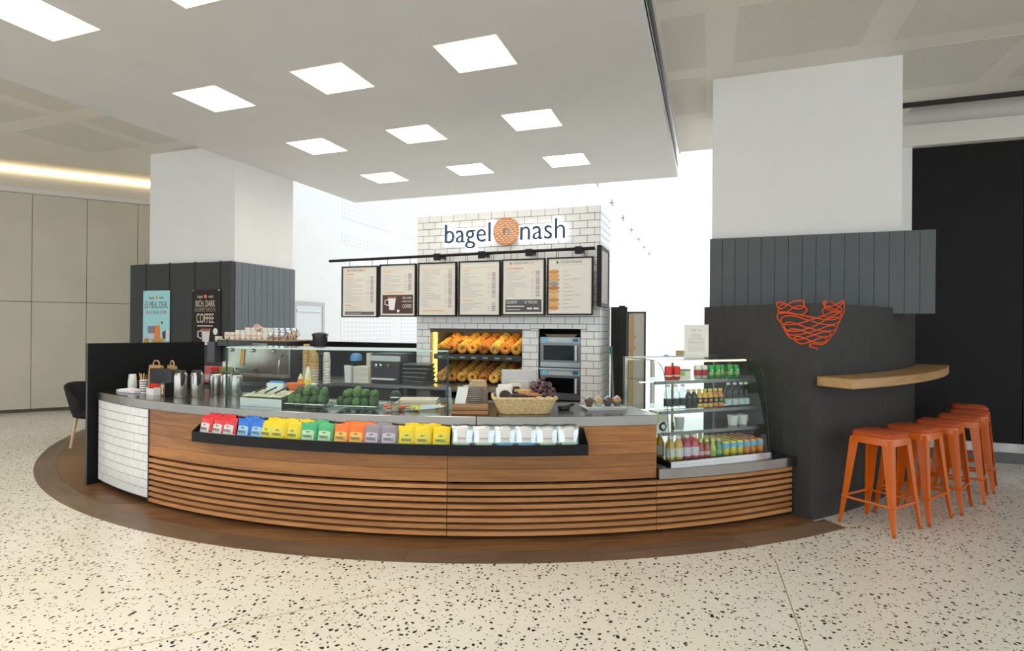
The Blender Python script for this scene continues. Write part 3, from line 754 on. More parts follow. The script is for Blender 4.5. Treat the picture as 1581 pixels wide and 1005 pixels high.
for k in range(12):
    zc = -.128+k*.0233
    half = math.sqrt(max(0,.142**2-zc**2)); seg = []
    for i in range(25):
        x = -half+2*half*i/24; zz = zc+.006*sin(i*1.15+k*1.9)
        if hypot(x, zz) < rr0+.006 or hypot(x, zz) > .147:
            if len(seg) > 1: tb.tube([(-2.08+p, TY0-.046, 2.572+q_) for p, q_ in seg], .0042, 4)
            seg = []
        else: seg.append((x, zz))
    if len(seg) > 1: tb.tube([(-2.08+p, TY0-.046, 2.572+q_) for p, q_ in seg], .0042, 4)
for r in (.145,.038): tb.tube([(-2.08+r*cos(2*pi*i/32), TY0-.046, 2.572+r*sin(2*pi*i/32)) for i in range(32)], .004, 4, closed=True)
tb.build('strand', M_ringo, ro)

# ------------------------------------------------------------------ rail with six hanging menu boards
RY = 5.47
rl = thing('menu_rail', 'long black rail carrying the menu boards in front of the tower', 'rail', (-2.65,RY,2.33))
MB().tube([(-4.25,RY,2.305),(-1.085,RY,2.335)], .016, 10).build('bar', M_blackm, rl)
for x in (-2.83,-2.30,-1.77,-1.25):
    zr = 2.305+(x+4.25)/3.165*.03
    MB().box(x-.035,x+.035,RY-.02,RY+.02,zr-.05,zr+.022).box(x-.02,x+.02,RY+.02,TY0-.011,zr-.02,zr+.01).build('bracket', M_blackm, rl)
def bars(rows, x0, x1, m, parent, y, right=None):
    """columns of very small printed lines"""
    b = MB()
    for z, f in rows:
        b.box(x0, x0+(x1-x0)*f, y-.0006, y, z-.0022, z+.0022)
    return b.build('small_print', m, parent)
bx = [(-4.057,-3.570,1.640,2.231),(-3.545,-3.078,1.648,2.240),(-3.050,-2.583,1.654,2.243),(-2.556,-2.075,1.658,2.245),(-2.058,-1.590,1.664,2.249),(-1.566,-1.096,1.668,2.251)]
blabel = ['leftmost menu board with red headings and a dark footer strip','menu board with a coffee cup picture, second from left','plain price list menu board, third from left','menu board with two amber headings, fourth from left','menu board with a dark soup panel, fifth from left','rightmost menu board with a picture of stacked bagels']
M_mb = mat('menu_sheet', (.74,.71,.64), .55); M_pink = mat('price_tint', (.60,.53,.53), .6)
random.seed(3)
for k, (x0, x1, z0, z1) in enumerate(bx):
    y = RY-.01
    t = thing('menu_board', blabel[k], 'menu board', ((x0+x1)/2, y, z0), group='hanging menu boards')
    f = .014
    MB().box(x0,x0+f,y-.02,y+.02,z0,z1).box(x1-f,x1,y-.02,y+.02,z0,z1).box(x0+f,x1-f,y-.02,y+.02,z0,z0+f).box(x0+f,x1-f,y-.02,y+.02,z1-f,z1).build('frame', M_blackm, t)
    sh = MB().box(x0+f,x1-f,y-.012,y+.012,z0+f,z1-f).build('sheet', M_mb, t)
    yy = y-.012
    for hx in (x0+.09, x1-.09):
        zr = 2.305+(hx+4.25)/3.165*.03
        MB().tube([(hx,RY,z1-.005),(hx,RY,zr-.01)], .003, 5).torus(.019,.003,12,5,(0,0,0)).build('hanger', M_blackm, t) if False else MB().tube([(hx,RY,z1-.005),(hx,RY,zr)], .003, 5).build('hanger', M_blackm, t)
    L, R_ = x0+.05, x1-.045
    def head(s, z, m, size=.034, x=None, al='LEFT', sq=.62):
        put('heading', text_mesh(s, size, m, al, .0004, squeeze=sq), sh, loc=Vector((L if x is None else x, yy-.0006, z))-woff(sh), rot=(pi/2,0,0))
    def lines(za, zb, step=.019, prices=True):
        rows = []; z = za
        while z > zb: rows.append((z, random.choice((.2,.3,.42,.55,.6,.25)))); z -= step
        bars(rows, L, R_, M_inkl, sh, yy)
        if prices:
            pr_ = [(z_, 1.) for z_, f_ in rows if random.random() < .6]
            bars(pr_, R_-.10, R_-.07, M_inkl, sh, yy); MB().box(R_-.055,R_-.008,yy-.0003,yy,zb,za+.01).build('price_column', M_pink, sh); bars(pr_, R_-.05, R_-.015, M_ink, sh, yy-.0004)
    if k == 0:
        head('CHOOSE YOUR', z1-.05, M_ink, .034, L+.06); head('BAGEL', z1-.05, M_oprint, .036, L+.205); head('HOT BAGELS', z1-.095, M_oprint, .032)
        MB().ball((L+.035,yy,z1-.05),.014,.001,.014).build('spot', M_oprint, sh)
        lines(z1-.13, z0+.16); head('PASTRIES', z0+.135, M_oprint, .032); lines(z0+.11, z0+.07, prices=False)
        MB().box(L,R_,yy-.001,yy,z0+.03,z0+.065).build('footer', M_ink, sh)
        put('small_print', blur_mesh(.20,.010,M_inkl), sh, loc=Vector((L+.12,yy-.0015,z0+.047))-woff(sh), rot=(pi/2,0,0))
    elif k == 1:
        head('BAGEL MELTS', z1-.085, M_oprint2, .034); lines(z1-.12, z0+.30); put('small_print', blur_mesh(.26,.009,M_oprint2), sh, loc=Vector((L+.14,yy-.0006,z0+.275))-woff(sh), rot=(pi/2,0,0))
        pn = MB().box(L-.01,R_+.01,yy-.001,yy,z0+.035,z0+.245).build('picture', mat('coffee_brown', (.075,.035,.03), .6), sh)
        MB().prism_xz([(L+.06,z0+.225),(L+.165,z0+.225),(L+.145,z0+.075),(L+.08,z0+.075)], yy-.002, yy-.001).build('cup_print', M_paper, pn)
        MB().prism_xz([(L+.062,z0+.225),(L+.163,z0+.225),(L+.160,z0+.205),(L+.065,z0+.205)], yy-.003, yy-.002).build('coffee_print', mat('latte_print', (.45,.14,.06), .6), pn)
        MB().torus(.024,.006,14,5).mesh('x')
        o_ = MB().tube([(L+.065,yy-.0015,z0+.195),(L+.025,yy-.0015,z0+.185),(L+.022,yy-.0015,z0+.14),(L+.075,yy-.0015,z0+.125)], .006, 5).build('handle_print', M_paper, pn)
        MB().lathe([(.024,0),(.024,.001)], 14, (0,0,0)).mesh('x')
        for s_, z_, sz in (('RICH, DARK',z0+.21,.036),('GOURMET SMOOTH',z0+.17,.024),('COFFEE',z0+.115,.058)):
            put('heading', text_mesh(s_, sz, M_cream, 'CENTER', .0004, squeeze=.58), pn, loc=Vector((R_-.065,yy-.002,z_))-woff(pn), rot=(pi/2,0,0))
        MB().ball((L+.195,yy-.001,z0+.065),.017,.001,.017).build('roundel', M_paper, pn)
    elif k == 2:
        MB().box(L-.01,R_+.01,yy-.0006,yy,z1-.072,z1-.069).build('rule', M_oprint2, sh); lines(z1-.09, z0+.09, .0195); put('small_print', blur_mesh(.26,.009,M_oprint2), sh, loc=Vector((L+.14,yy-.0006,z0+.06))-woff(sh), rot=(pi/2,0,0))
    elif k == 3:
        MB().box(L-.01,R_+.01,yy-.0006,yy,z1-.072,z1-.069).build('rule', M_oprint2, sh); head('SALADS', z1-.10, M_oprint2, .034); lines(z1-.135, z0+.19); head('HOT BAGELS', z0+.165, M_oprint2, .034); lines(z0+.135, z0+.05)
    elif k == 4:
        head('CHOOSE YOUR', z1-.045, M_ink, .034, L+.075); head('FILLING', z1-.045, M_oprint2, .036, L+.225)
        MB().ball((L+.045,yy,z1-.045),.014,.001,.014).build('spot', M_oprint, sh)
        head('ALL DAY BREAKFAST', z1-.10, M_oprint, .032); lines(z1-.135, z0+.19)
        pn = MB().box(L-.01,R_+.01,yy-.001,yy,z0+.035,z0+.165).build('soup_panel', mat('soup_slate', (.085,.085,.095), .6), sh)
        for s_, x_, m_ in (('GOURMET', L, M_cream), ('SOUP', L+.125, mat('soup_blue', (.10,.22,.40), .6)), ('OF THE DAY', L+.195, M_cream)):
            put('heading', text_mesh(s_, .042, m_, 'LEFT', .0004, squeeze=.62), pn, loc=Vector((x_,yy-.0016,z0+.135))-woff(pn), rot=(pi/2,0,0))
        for w__, h__, x_, z_ in ((.19,.010,L+.10,z0+.095), (.15,.007,L+.08,z0+.062), (.055,.016,L+.255,z0+.072), (.055,.016,L+.325,z0+.072)):
            put('small_print', blur_mesh(w__, h__, M_cream), pn, loc=Vector((x_,yy-.0016,z_))-woff(pn), rot=(pi/2,0,0))
    else:
        head('CHOOSE YOUR BAGEL', z1-.05, M_ink, .036, L+.085); MB().ball((L+.055,yy,z1-.05),.013,.001,.013).build('spot', M_ink, sh)
        MB().box(L,R_+.01,yy-.0006,yy,z1-.080,z1-.078).build('rule', M_inkl, sh)
        cols_ = [(.62,.28,.08),(.66,.36,.13),(.66,.34,.12),(.33,.32,.30),(.50,.18,.06),(.66,.40,.16),(.70,.46,.18),(.60,.28,.10),(.68,.40,.17),(.62,.26,.09)]
        for i in range(10):
            m_ = mat('bagel_print_%d' % i, cols_[i], .6); zc = z1-.145-i*.0405
            MB().ball((x0+f+.055,yy-.0005,zc), .056+.004*(i%3), .0015, .0225, 16, 8).build('bagel_print', m_, sh)
        for i, s_ in enumerate(('Plain','Sesame','Cheese & Jalapeno','Poppy','Multi Seed','Wholemeal','Sun Dried Tomato','Cinnamon','Onion','Raisin & Cinnamon')):
            put('heading', text_mesh(s_, .024, M_inkl, 'LEFT', .0004), sh, loc=Vector((L+.115,yy-.0006,z1-.145-i*.0405))-woff(sh), rot=(pi/2,radians(-4),0))
# board on the tower's right side, seen edge-on
t = thing('side_menu_board', 'black framed menu board on the right side of the tower', 'menu board', (-1.03,5.68,1.76))
MB().box(-1.058,-1.012,5.44,5.475,1.755,2.36).box(-1.058,-1.012,5.865,5.90,1.755,2.36).box(-1.058,-1.012,5.475,5.865,1.755,1.79).box(-1.058,-1.012,5.475,5.865,2.325,2.36).build('frame', M_blackm, t)
MB().box(-1.056,-1.02,5.475,5.865,1.79,2.325).build('sheet', M_mb, t)
for y_ in (5.457,5.883):
    for z_ in (1.83,2.28): MB().lathe([(.008,0),(.008,.004)], 10).mesh('bolt'); put('bolt', MB().ball((0,0,0),.004,.009,.009).mesh('bolt', M_chrome), t, loc=Vector((-1.012,y_,z_))-t.location)
MB().box(-1.061,-1.058,5.66,5.70,1.9,2.2).build('wall_plate', M_blackm, t)
# ------------------------------------------------------------------ right: curved charcoal bar wall, shelf, stools
TH0 = 46.1
bw = thing('wall_bar', 'charcoal boarded wall with one flat and one curved face', None, (*pol(55,5.9),0), kind='structure')
rx, ry = sin(radians(TH0)), -cos(radians(TH0)); tx_, ty_ = cos(radians(TH0)), sin(radians(TH0))
for k in range(9):                                           # flat face: boards along the radius
    r1 = 5.99-k*.127; r0 = r1-.1262
    a, b = (CX+r0*rx, CY+r0*ry), (CX+r1*rx, CY+r1*ry)
    q = [a, b, (b[0]+.025*tx_, b[1]+.025*ty_), (a[0]+.025*tx_, a[1]+.025*ty_)]
    put('board', MB().prism(q, .0, 1.757).mesh('board', M_slate2), bw, world=True)
DB = math.degrees(.1285/5.99)
t = TH0+math.degrees(.027/5.99)
while t < 77:
    put('board', MB().arc(5.965,5.99,t,t+DB-.012,0,1.757,2).mesh('board', M_slate2), bw, world=True); t += DB
MB().arc(4.9,5.962,TH0+.45,60,0,1.735,12).build('core', M_gap, bw)
MB().arc(5.6,5.962,60,77,0,1.735,14).build('core_end', M_gap, bw)

# orange line drawing of half a bagel, wrapped round the wall corner
ART = {'a':[(-0.241,1.777),(-0.271,1.771),(-0.312,1.776),(-0.309,1.74),(-0.288,1.718),(-0.25,1.725),(-0.206,1.752),(-0.155,1.777),(-0.105,1.78),(-0.071,1.778),(-0.059,1.748),(-0.066,1.725),(-0.098,1.715),(-0.143,1.719),(-0.2,1.747),(-0.253,1.758),(-0.288,1.737),(-0.3,1.703),(-0.27,1.679),(-0.212,1.691),(-0.16,1.723),(-0.11,1.739),(-0.066,1.733),(-0.035,1.707),(-0.049,1.678),(-0.098,1.663),(-0.166,1.68),(-0.241,1.691),(-0.294,1.685),(-0.308,1.651),(-0.293,1.619),(-0.257,1.593),(-0.199,1.583),(-0.125,1.588),(-0.054,1.605),(0.015,1.628),(0.108,1.649),(0.213,1.676),(0.289,1.697),(0.359,1.735),(0.422,1.772),(0.435,1.783)],'b':[(-0.297,1.682),(-0.223,1.681),(-0.132,1.669),(-0.043,1.653),(0.03,1.639),(0.132,1.629),(0.239,1.625),(0.342,1.64),(0.395,1.669),(0.368,1.689),(0.289,1.692),(0.188,1.715),(0.155,1.735),(0.187,1.776),(0.154,1.775),(0.147,1.75),(0.187,1.736),(0.271,1.743),(0.34,1.76),(0.403,1.785),(0.435,1.783),(0.436,1.716),(0.414,1.669),(0.369,1.612),(0.334,1.565),(0.308,1.529),(0.257,1.494),(0.216,1.458),(0.158,1.429),(0.095,1.422),(0.025,1.43),(-0.004,1.425),(-0.004,1.405),(0.033,1.395),(0.06,1.394),(0.072,1.379)],'c':[(-0.269,1.609),(-0.27,1.635),(-0.229,1.655),(-0.171,1.657),(-0.098,1.643),(-0.021,1.618),(0.093,1.594),(0.214,1.585),(0.325,1.596),(0.378,1.622),(0.342,1.647),(0.272,1.646),(0.189,1.63),(0.093,1.594),(-0.01,1.558),(-0.086,1.535),(-0.153,1.527),(-0.21,1.534),(-0.24,1.562),(-0.234,1.593),(-0.193,1.603),(-0.12,1.588),(-0.032,1.558),(0.07,1.539),(0.19,1.532),(0.282,1.537),(0.33,1.558),(0.29,1.578),(0.214,1.575),(0.125,1.554),(0.016,1.529),(-0.064,1.508),(-0.141,1.496),(-0.198,1.5),(-0.213,1.521),(-0.193,1.542),(-0.142,1.547),(-0.075,1.533),(0.001,1.509),(0.11,1.486),(0.19,1.484),(0.244,1.499),(0.231,1.519),(0.174,1.527),(0.094,1.516),(0.001,1.494),(-0.063,1.468),(-0.119,1.459),(-0.144,1.471),(-0.13,1.484),(-0.086,1.482),(-0.031,1.464),(0.032,1.442),(0.11,1.436),(0.183,1.451),(0.186,1.474),(0.126,1.481),(0.048,1.462),(-0.02,1.439),(-0.074,1.427),(-0.118,1.436),(-0.147,1.461),(-0.187,1.475),(-0.216,1.51),(-0.245,1.552),(-0.269,1.593)],'d':[(0.237,1.782),(0.305,1.754),(0.367,1.735),(0.404,1.715),(0.377,1.689),(0.272,1.661),(0.189,1.645),(0.148,1.664),(0.135,1.694),(0.163,1.722),(0.229,1.726),(0.306,1.708),(0.377,1.699)]}
def artp(u, z):
    if u <= 0: r = 5.99+u; return (CX+r*rx-.004*tx_, CY+r*ry-.004*ty_, z)
    return (*pol(TH0+math.degrees(u/5.99), 5.994), z)
def smooth(pts, n=3):
    out = []
    for i in range(len(pts)-1):
        p0, p1, p2, p3 = pts[max(i-1,0)], pts[i], pts[i+1], pts[min(i+2,len(pts)-1)]
        for k in range(n):
            s = k/n; out.append(tuple(.5*(2*p1[j]+(p2[j]-p0[j])*s+(2*p0[j]-5*p1[j]+4*p2[j]-p3[j])*s*s+(-p0[j]+3*p1[j]-3*p2[j]+p3[j])*s**3) for j in (0,1)))
    return out+[pts[-1]]
M_art = mat('orange_line', (.74,.085,.010), .5)
art = thing('wall_artwork', 'orange looping line drawing of half a bagel across the wall corner', 'wall art', (*pol(TH0,5.99),1.38))
for k_ in 'abcd': MB().tube([artp(*p) for p in smooth(ART[k_])], .0062, 5).build('strand', M_art, art)

sh = thing('bar_shelf', 'pale oak drinks shelf curving along the charcoal wall', 'shelf', (*pol(60,6.1),1.085))
W_sh = wood('shelf_oak', (.55,.34,.15), (.40,.225,.085), .4, 'x', 1.2, uv=True)
o = MB().arc(5.992,6.29,46.75,73.0,1.088,1.165,24).build('board', W_sh, sh, bev=.006); arc_uv(o)

M_or = mat('orange_enamel', (.66,.128,.004), .3, spec=.4, coat=.25)
M_seat = mat('orange_pad', (.50,.085,.016), .8, noise=.1, nscale=60, bump=.2, bscale=200)
def make_stool():
    t = thing('bar_stool', 'x', 'bar stool', (0,0,0), 0, 'orange metal bar stools')
    H_ = .715; a, bt = .150, .205                      # half widths at top and floor
    pan = MB()
    def sq(h, r, z, n=4):
        out = []
        for cx_, cy_, a0 in ((h-r,h-r,0),(-(h-r),h-r,90),(-(h-r),-(h-r),180),(h-r,-(h-r),270)):
            for k in range(n+1): an = radians(a0+90*k/n); out.append((cx_+r*cos(an), cy_+r*sin(an), z))
        return out
    def loft(mb, rings):
        n = len(rings[0]); vs = [p for r in rings for p in r]
        fs = [tuple(range(n-1,-1,-1)), tuple((len(rings)-1)*n+i for i in range(n))]
        for j in range(len(rings)-1):
            for i in range(n): fs.append((j*n+i, j*n+(i+1)%n, (j+1)*n+(i+1)%n, (j+1)*n+i))
        mb.add(vs, fs); return mb
    loft(MB(), [sq(.157,.045,.660), sq(.152,.045,.715)]).build('seat_pan', M_or, t, smooth=True)
    loft(MB(), [sq(.150,.05,.716), sq(.153,.052,.728), sq(.150,.05,.742), sq(.135,.045,.752)]).build('seat_pad', M_seat, t, smooth=True)
    for sx_, sy_ in ((1,1),(-1,1),(-1,-1),(1,-1)):
        # angle-section leg, wide at the seat and narrow at the floor
        rings = []
        for z, h, w_, th in ((.70,.150,.068,.006),(.30,.182,.046,.006),(.055,.2025,.026,.007),(0,.205,.016,.008)):
            X, Y = sx_*h, sy_*h
            L_ = [(X,Y,z),(X-sx_*w_,Y,z),(X-sx_*w_,Y-sy_*th,z),(X-sx_*th,Y-sy_*th,z),(X-sx_*th,Y-sy_*w_,z),(X,Y-sy_*w_,z)]
            rings.append(L_)
        lg = loft(MB(), rings[::-1]).build('leg', M_or, t)
        MB().obox((sx_*.1985,sy_*.1985,.014),(.018,.018,.028)).build('foot', mat('stool_foot', (.45,.09,.01), .6), lg)
    for (x0,y0,x1,y1) in ((-1,-1,1,-1),(1,-1,1,1),(1,1,-1,1),(-1,1,-1,-1)):
        h = .187
        MB().tube([(x0*h,y0*h,.215),(x1*h,y1*h,.215)], .0105, 6).build('stretcher', M_or, t)
    return t
st0 = make_stool()
spots = [(1.27,5.12,0),(1.60,5.50,0),(1.91,5.90,0),(2.20,6.32,0),(2.44,6.76,0),(2.60,7.22,0)]
slab = ['nearest orange metal bar stool, in front of the others under the oak shelf','second orange bar stool from the front of the row','third orange bar stool from the front of the row','fourth orange bar stool from the front of the row','fifth orange bar stool, next to last in the row','farthest orange bar stool at the black wall']
for k, (x, y, r) in enumerate(spots):
    s = st0 if k == 0 else copy_tree(st0)
    th = math.degrees(atan2(x-CX, CY-y)); s.location = (x, y, 0); s.rotation_euler = (0,0,radians(th+(0,-3,2,3,-2,2)[k])); s['label'] = slab[k]
# ------------------------------------------------------------------ glass drinks cabinet on the low ledge
FR = radians(41.39)
fr = thing('drinks_cabinet', 'curved glass chilled cabinet full of cans and bottles', 'display cabinet', (-.274,4.394,.5005), FR)
LN, DP = 1.004, .66
prof = [(0.008,.02),(.05,.42),(.085,.66),(.105,.715),(.14,.755),(.19,.778),(.26,.788),(DP-.03,.79)]
def sheet(pr, x0, x1, th):
    mb = MB()
    for (a, b), (c, d_) in zip(pr[:-1], pr[1:]):
        l = hypot(c-a, d_-b); ny, nz = (d_-b)/l*th, -(c-a)/l*th
        mb.add([(x0,a,b),(x1,a,b),(x1,c,d_),(x0,c,d_),(x0,a+ny,b+nz),(x1,a+ny,b+nz),(x1,c+ny,d_+nz),(x0,c+ny,d_+nz)], [(3,2,1,0),(4,5,6,7),(0,1,5,4),(1,2,6,5),(2,3,7,6),(3,0,4,7)])
    return mb
def part(mb, name, m, p, **k): return mb.build(name, m, p, world=False, **k)
part(MB().box(0,LN,0,DP,0,.018), 'base_tray', M_dsteel, fr)
part(MB().box(-.004,LN+.004,-.006,.006,0,.026), 'front_trim', M_chrome, fr)
for x in (-.004,LN-.004): part(MB().box(x,x+.008,.006,DP,.018,.028), 'side_trim', M_dsteel, fr)
part(sheet(prof[:6], .002, LN-.002, .005), 'front_glass', M_glass, fr)
part(sheet(prof[5:], .002, LN-.002, .005), 'top_glass', M_glass, fr)
side = [(y, z) for y, z in prof]+[(DP-.03,.03),(.02,.03)]
for x in (.0,LN-.005): part(MB().prism_yz(side, x, x+.005), 'side_glass', M_glass, fr)
for x in (0.,LN-.004):
    part(MB().tube([(x+.002,y,z) for y, z in prof], .0028, 5), 'glass_edge', mat('edge_dark', (.03,.045,.04), .15, spec=.8), fr)
for x in (-.004,LN-.024): part(MB().box(x,x+.028,DP-.03,DP,.018,.795), 'back_post', M_steel, fr)
part(MB().box(.024,LN-.024,DP-.03,DP,.765,.795), 'top_rail', M_steel, fr)
part(MB().box(.5,.515,DP-.025,DP-.01,.02,.765), 'door_stile', mat('warm_steel', (.5,.44,.30), .35, 1.), fr)
part(MB().box(.03,.97,.24,.262,.768,.780), 'lamp_strip', mat('cabinet_lamp', (1,.9,.6), .4, emit=(1.,.78,.40), estr=3.), fr)
part(MB().box(.03,.97,.45,.465,.585,.592), 'lamp_strip', mat('cabinet_lamp'), fr)
part(MB().box(.03,.97,.45,.465,.355,.362), 'lamp_strip', mat('cabinet_lamp'), fr)
SH = [(.605,.235),(.375,.165),(.215,.125)]
for z, y0 in SH:
    s = part(MB().box(.012,LN-.012,y0,DP-.05,z,z+.008), 'shelf', glass('shelf_glass', (.80,.84,.82), 1.2), fr)
    part(MB().box(.012,LN-.012,y0-.012,y0,z-.012,z+.012), 'shelf_edge', M_dsteel, s)
Z1, Z2, Z3, Z0 = .6135, .3835, .2235, .0185
def canm(m, name='can'):
    return MB().lathe([(.024,0),(.032,.010),(.033,.014),(.033,.100),(.027,.112),(.026,.115)], 14).mesh(name, m, smooth=True)
M_lid = mat('can_lid', (.62,.62,.63), .3, 1.); ME_lid = MB().lathe([(.026,0),(.024,.0015)], 14).mesh('lid', M_lid)
def fpos(s, y, z): return (-.274+s*cos(FR)-y*sin(FR), 4.394+s*sin(FR)+y*cos(FR), .5005+z)
def can(s, y, z, key, c, label, grp, band=None, txt=None):
    t = thing('drinks_can', label, 'can', fpos(s,y,z), FR-.35+random.uniform(-.2,.2), grp)
    if key not in TXT: TXT[key] = canm(mat('can_'+key, c, .3, .4, coat=.3))
    put('body', TXT[key], t); put('lid', ME_lid, t, loc=(0,0,.115))
    if band:
        k2 = key+'_band'
        if k2 not in TXT: TXT[k2] = MB().lathe([(.0334,.030),(.0334,.030+band[1])], 14).mesh('band', mat('band_'+key, band[0], .35))
        put('band', TXT[k2], t)
    if txt: put('lettering', text_mesh(txt, .05, M_paper, ext=.0008), t, loc=(0,-.0345,.06), rot=(pi/2,0,0))
    return t
def bottle(s, y, z, key, prof_, c, cap, label, grp, lab=None, clear=False, txt=None):
    t = thing('drinks_bottle', label, 'bottle', fpos(s,y,z), FR-.35, grp)
    if key not in TXT:
        m = glass('pet_clear', (.82,.87,.88), 2.2) if clear else liquid('drink_'+key, c)
        TXT[key] = MB().lathe(prof_, 14).mesh('body', m, smooth=True)
        r, zt = prof_[-1]
        TXT[key+'cap'] = MB().lathe([(r+.003,zt-.001),(r+.003,zt+.016),(r,zt+.018)], 12).mesh('cap', mat('cap_'+key, cap, .4))
        if lab: TXT[key+'lab'] = MB().lathe([(lab[1]+.0008,lab[2]),(lab[1]+.0008,lab[3])], 14).mesh('label_wrap', mat('label_'+key, lab[0], .5))
    b = put('body', TXT[key], t); put('cap', TXT[key+'cap'], t)
    if lab: put('label_wrap', TXT[key+'lab'], t)
    if txt: put('lettering', text_mesh(txt[0], txt[1], txt[2], ext=.0006, squeeze=.7), t, loc=(0,-lab[1]-.0015,(lab[2]+lab[3])/2), rot=(pi/2,0,0))
    return t
random.seed(11)
# top shelf: cans
for k, s in enumerate((.23,.309)): can(s,.34,Z1,'red',(.62,.015,.02),'%s red can at the left of the top cabinet shelf' % ('left','right')[k],'cans on the top shelf',((.80,.78,.76),.012))
tg = thing('price_card', 'white and green price card between cans on the top shelf', 'card', fpos(.41,.36,Z1), FR-.3)
part(MB().box(-.055,.055,-.002,.002,0,.09), 'card', M_paper, tg); part(MB().box(-.04,.005,-.003,-.002,.03,.065), 'patch', mat('lime_patch', (.35,.62,.08), .5), tg)
part(MB().box(-.05,.05,-.003,-.002,.07,.082), 'stripe', mat('slate_stripe', (.12,.17,.20), .5), tg)
for k, s in enumerate((.535,.60)): can(s,.34,Z1,'silver',(.60,.60,.61),'%s silver can with red lettering on the top cabinet shelf' % ('left','right')[k],'cans on the top shelf',((.45,.04,.07),.05))
for k, s in enumerate((.672,.742,.812,.882,.952)): can(s,.34+(.0,.0,.03,.0,.0)[k],Z1,'green',(.02,.30,.07),'green can, %s from left of the green cans on top shelf' % ORD[k],'cans on the top shelf',((.25,.42,.12),.03),'7')
# second shelf: bottles
P_pet = [(.024,0),(.032,.006),(.032,.05),(.030,.075),(.032,.10),(.032,.128),(.022,.157),(.013,.174),(.013,.183)]
P_jui = [(.022,0),(.0275,.006),(.0275,.095),(.018,.122),(.014,.128),(.014,.136)]
P_smo = [(.026,0),(.035,.008),(.036,.10),(.034,.118),(.022,.150),(.017,.158),(.017,.168)]
P_sml = [(.022,0),(.028,.006),(.0285,.065),(.024,.085),(.014,.108),(.013,.122)]
for k, s in enumerate((.165,.242,.314)): bottle(s,.26,Z2,'dkwater',P_pet,(.8,.85,.86),(.75,.75,.75),'clear bottle with black label, %s from left on second shelf' % ORD[k],'bottles on the second shelf',((.02,.022,.025),.0325,.028,.085),True)
for k, s in enumerate((.382,.436)): bottle(s,.27,Z2,'dark',P_jui,(.018,.014,.016),(.72,.60,.25),'%s of two dark bottles with gold caps on second shelf' % ('left','right')[k],'bottles on the second shelf',((.012,.012,.014),.0276,.02,.085))
for k, s in enumerate((.492,.548,.604,.660,.716)):
    bottle(s,.27,Z2,'juice%d' % (k//3),P_jui,((.80,.48,.04),(.70,.26,.03))[k//3],(.80,.62,.12),'yellow juice bottle with black label, %s from left on second shelf' % ORD[k],'bottles on the second shelf',((.02,.02,.018),.0276,.035,.082))
    # printed fruit on each label
    pp = fpos((.492,.548,.604,.660,.716)[k],.27,Z2); 
    tt = [o for o in bpy.data.objects if o.name.startswith('drinks_bottle') and o.parent is None][-1]
    put('fruit_print', MB().ball((0,0,0),.013,.002,.013,10,6).mesh('fruit_print', mat(('fruit_mango','fruit_orange','fruit_orange','fruit_lime','fruit_lime')[k], ((.75,.50,.05),(.80,.16,.03),(.80,.16,.03),(.20,.42,.06),(.20,.42,.06))[k], .5)), tt, loc=(0,-.0285,.06))
for k, s in enumerate((.782,.852,.922,.975)): bottle(s,.25,Z2,'water',P_pet,(.8,.85,.86),(.72,.74,.76),'clear water bottle with pale label, %s from left on second shelf' % ORD[k],'bottles on the second shelf',((.55,.66,.66),.0325,.012,.062),True)
# third shelf: tubs, cup, biscuits
def tub(s, label, r=.045, h=.075, lidded=True, m=M_plastic_w):
    t = thing('tub', label, 'tub', fpos(s,.24,Z3), FR, 'tubs on the third shelf')
    part(MB().lathe([(r*.8,0),(r,h)], 16), 'body', m, t, smooth=True)
    part(MB().lathe([(r*1.05,h),(r*1.05,h+.007),(r*.9,h+.009)], 16), 'lid' if lidded else 'rim', m, t)
    return t
tub(.825,'left of two white lidded tubs on the third shelf'); tub(.932,'right of two white lidded tubs on the third shelf')
sp = thing('wooden_spoon', 'wooden spoon handle lying beside the white tubs', 'spoon', fpos(.955,.215,Z3+.04), FR)
part(MB().tube([(-.05,.0,.0),(.02,0,.004)], .005, 6), 'handle', mat('beech', (.62,.42,.20), .5), sp); part(MB().box(-.05,-.04,-.004,.004,-.04,.0), 'rest', M_plastic_w, sp)
tub(.267,'frosted plastic cup on the third cabinet shelf',.040,.085,False,mat('frosted_cup', (.55,.60,.54), .3))
for k, (s, y, r) in enumerate(((.07,.2,.032),(.12,.25,.030),(.18,.21,.034))):
    t = thing('wrapped_biscuit', 'wrapped chocolate biscuit, %s from left on the third shelf' % ORD[k], 'biscuit', fpos(s,y,Z3+.033), FR, 'biscuits on the third shelf')
    part(MB().lathe([(r*.9,-.009),(r,-.004),(r,.004),(r*.9,.009)], 16), 'biscuit', mat('dark_biscuit', (.025,.018,.018), .5), t)
    part(MB().lathe([(r*.6,.0092),(r*.6,.0105)], 14), 'cream', M_plastic_w, t)
    t.rotation_euler = (radians(78),0,FR+.4*k)
part_card = thing('label_card', 'white card standing at the back of the lower cabinet shelves', 'card', fpos(.30,.56,Z3), FR)
part(MB().box(-.10,.10,-.002,.002,0,.125), 'card', M_paper, part_card)
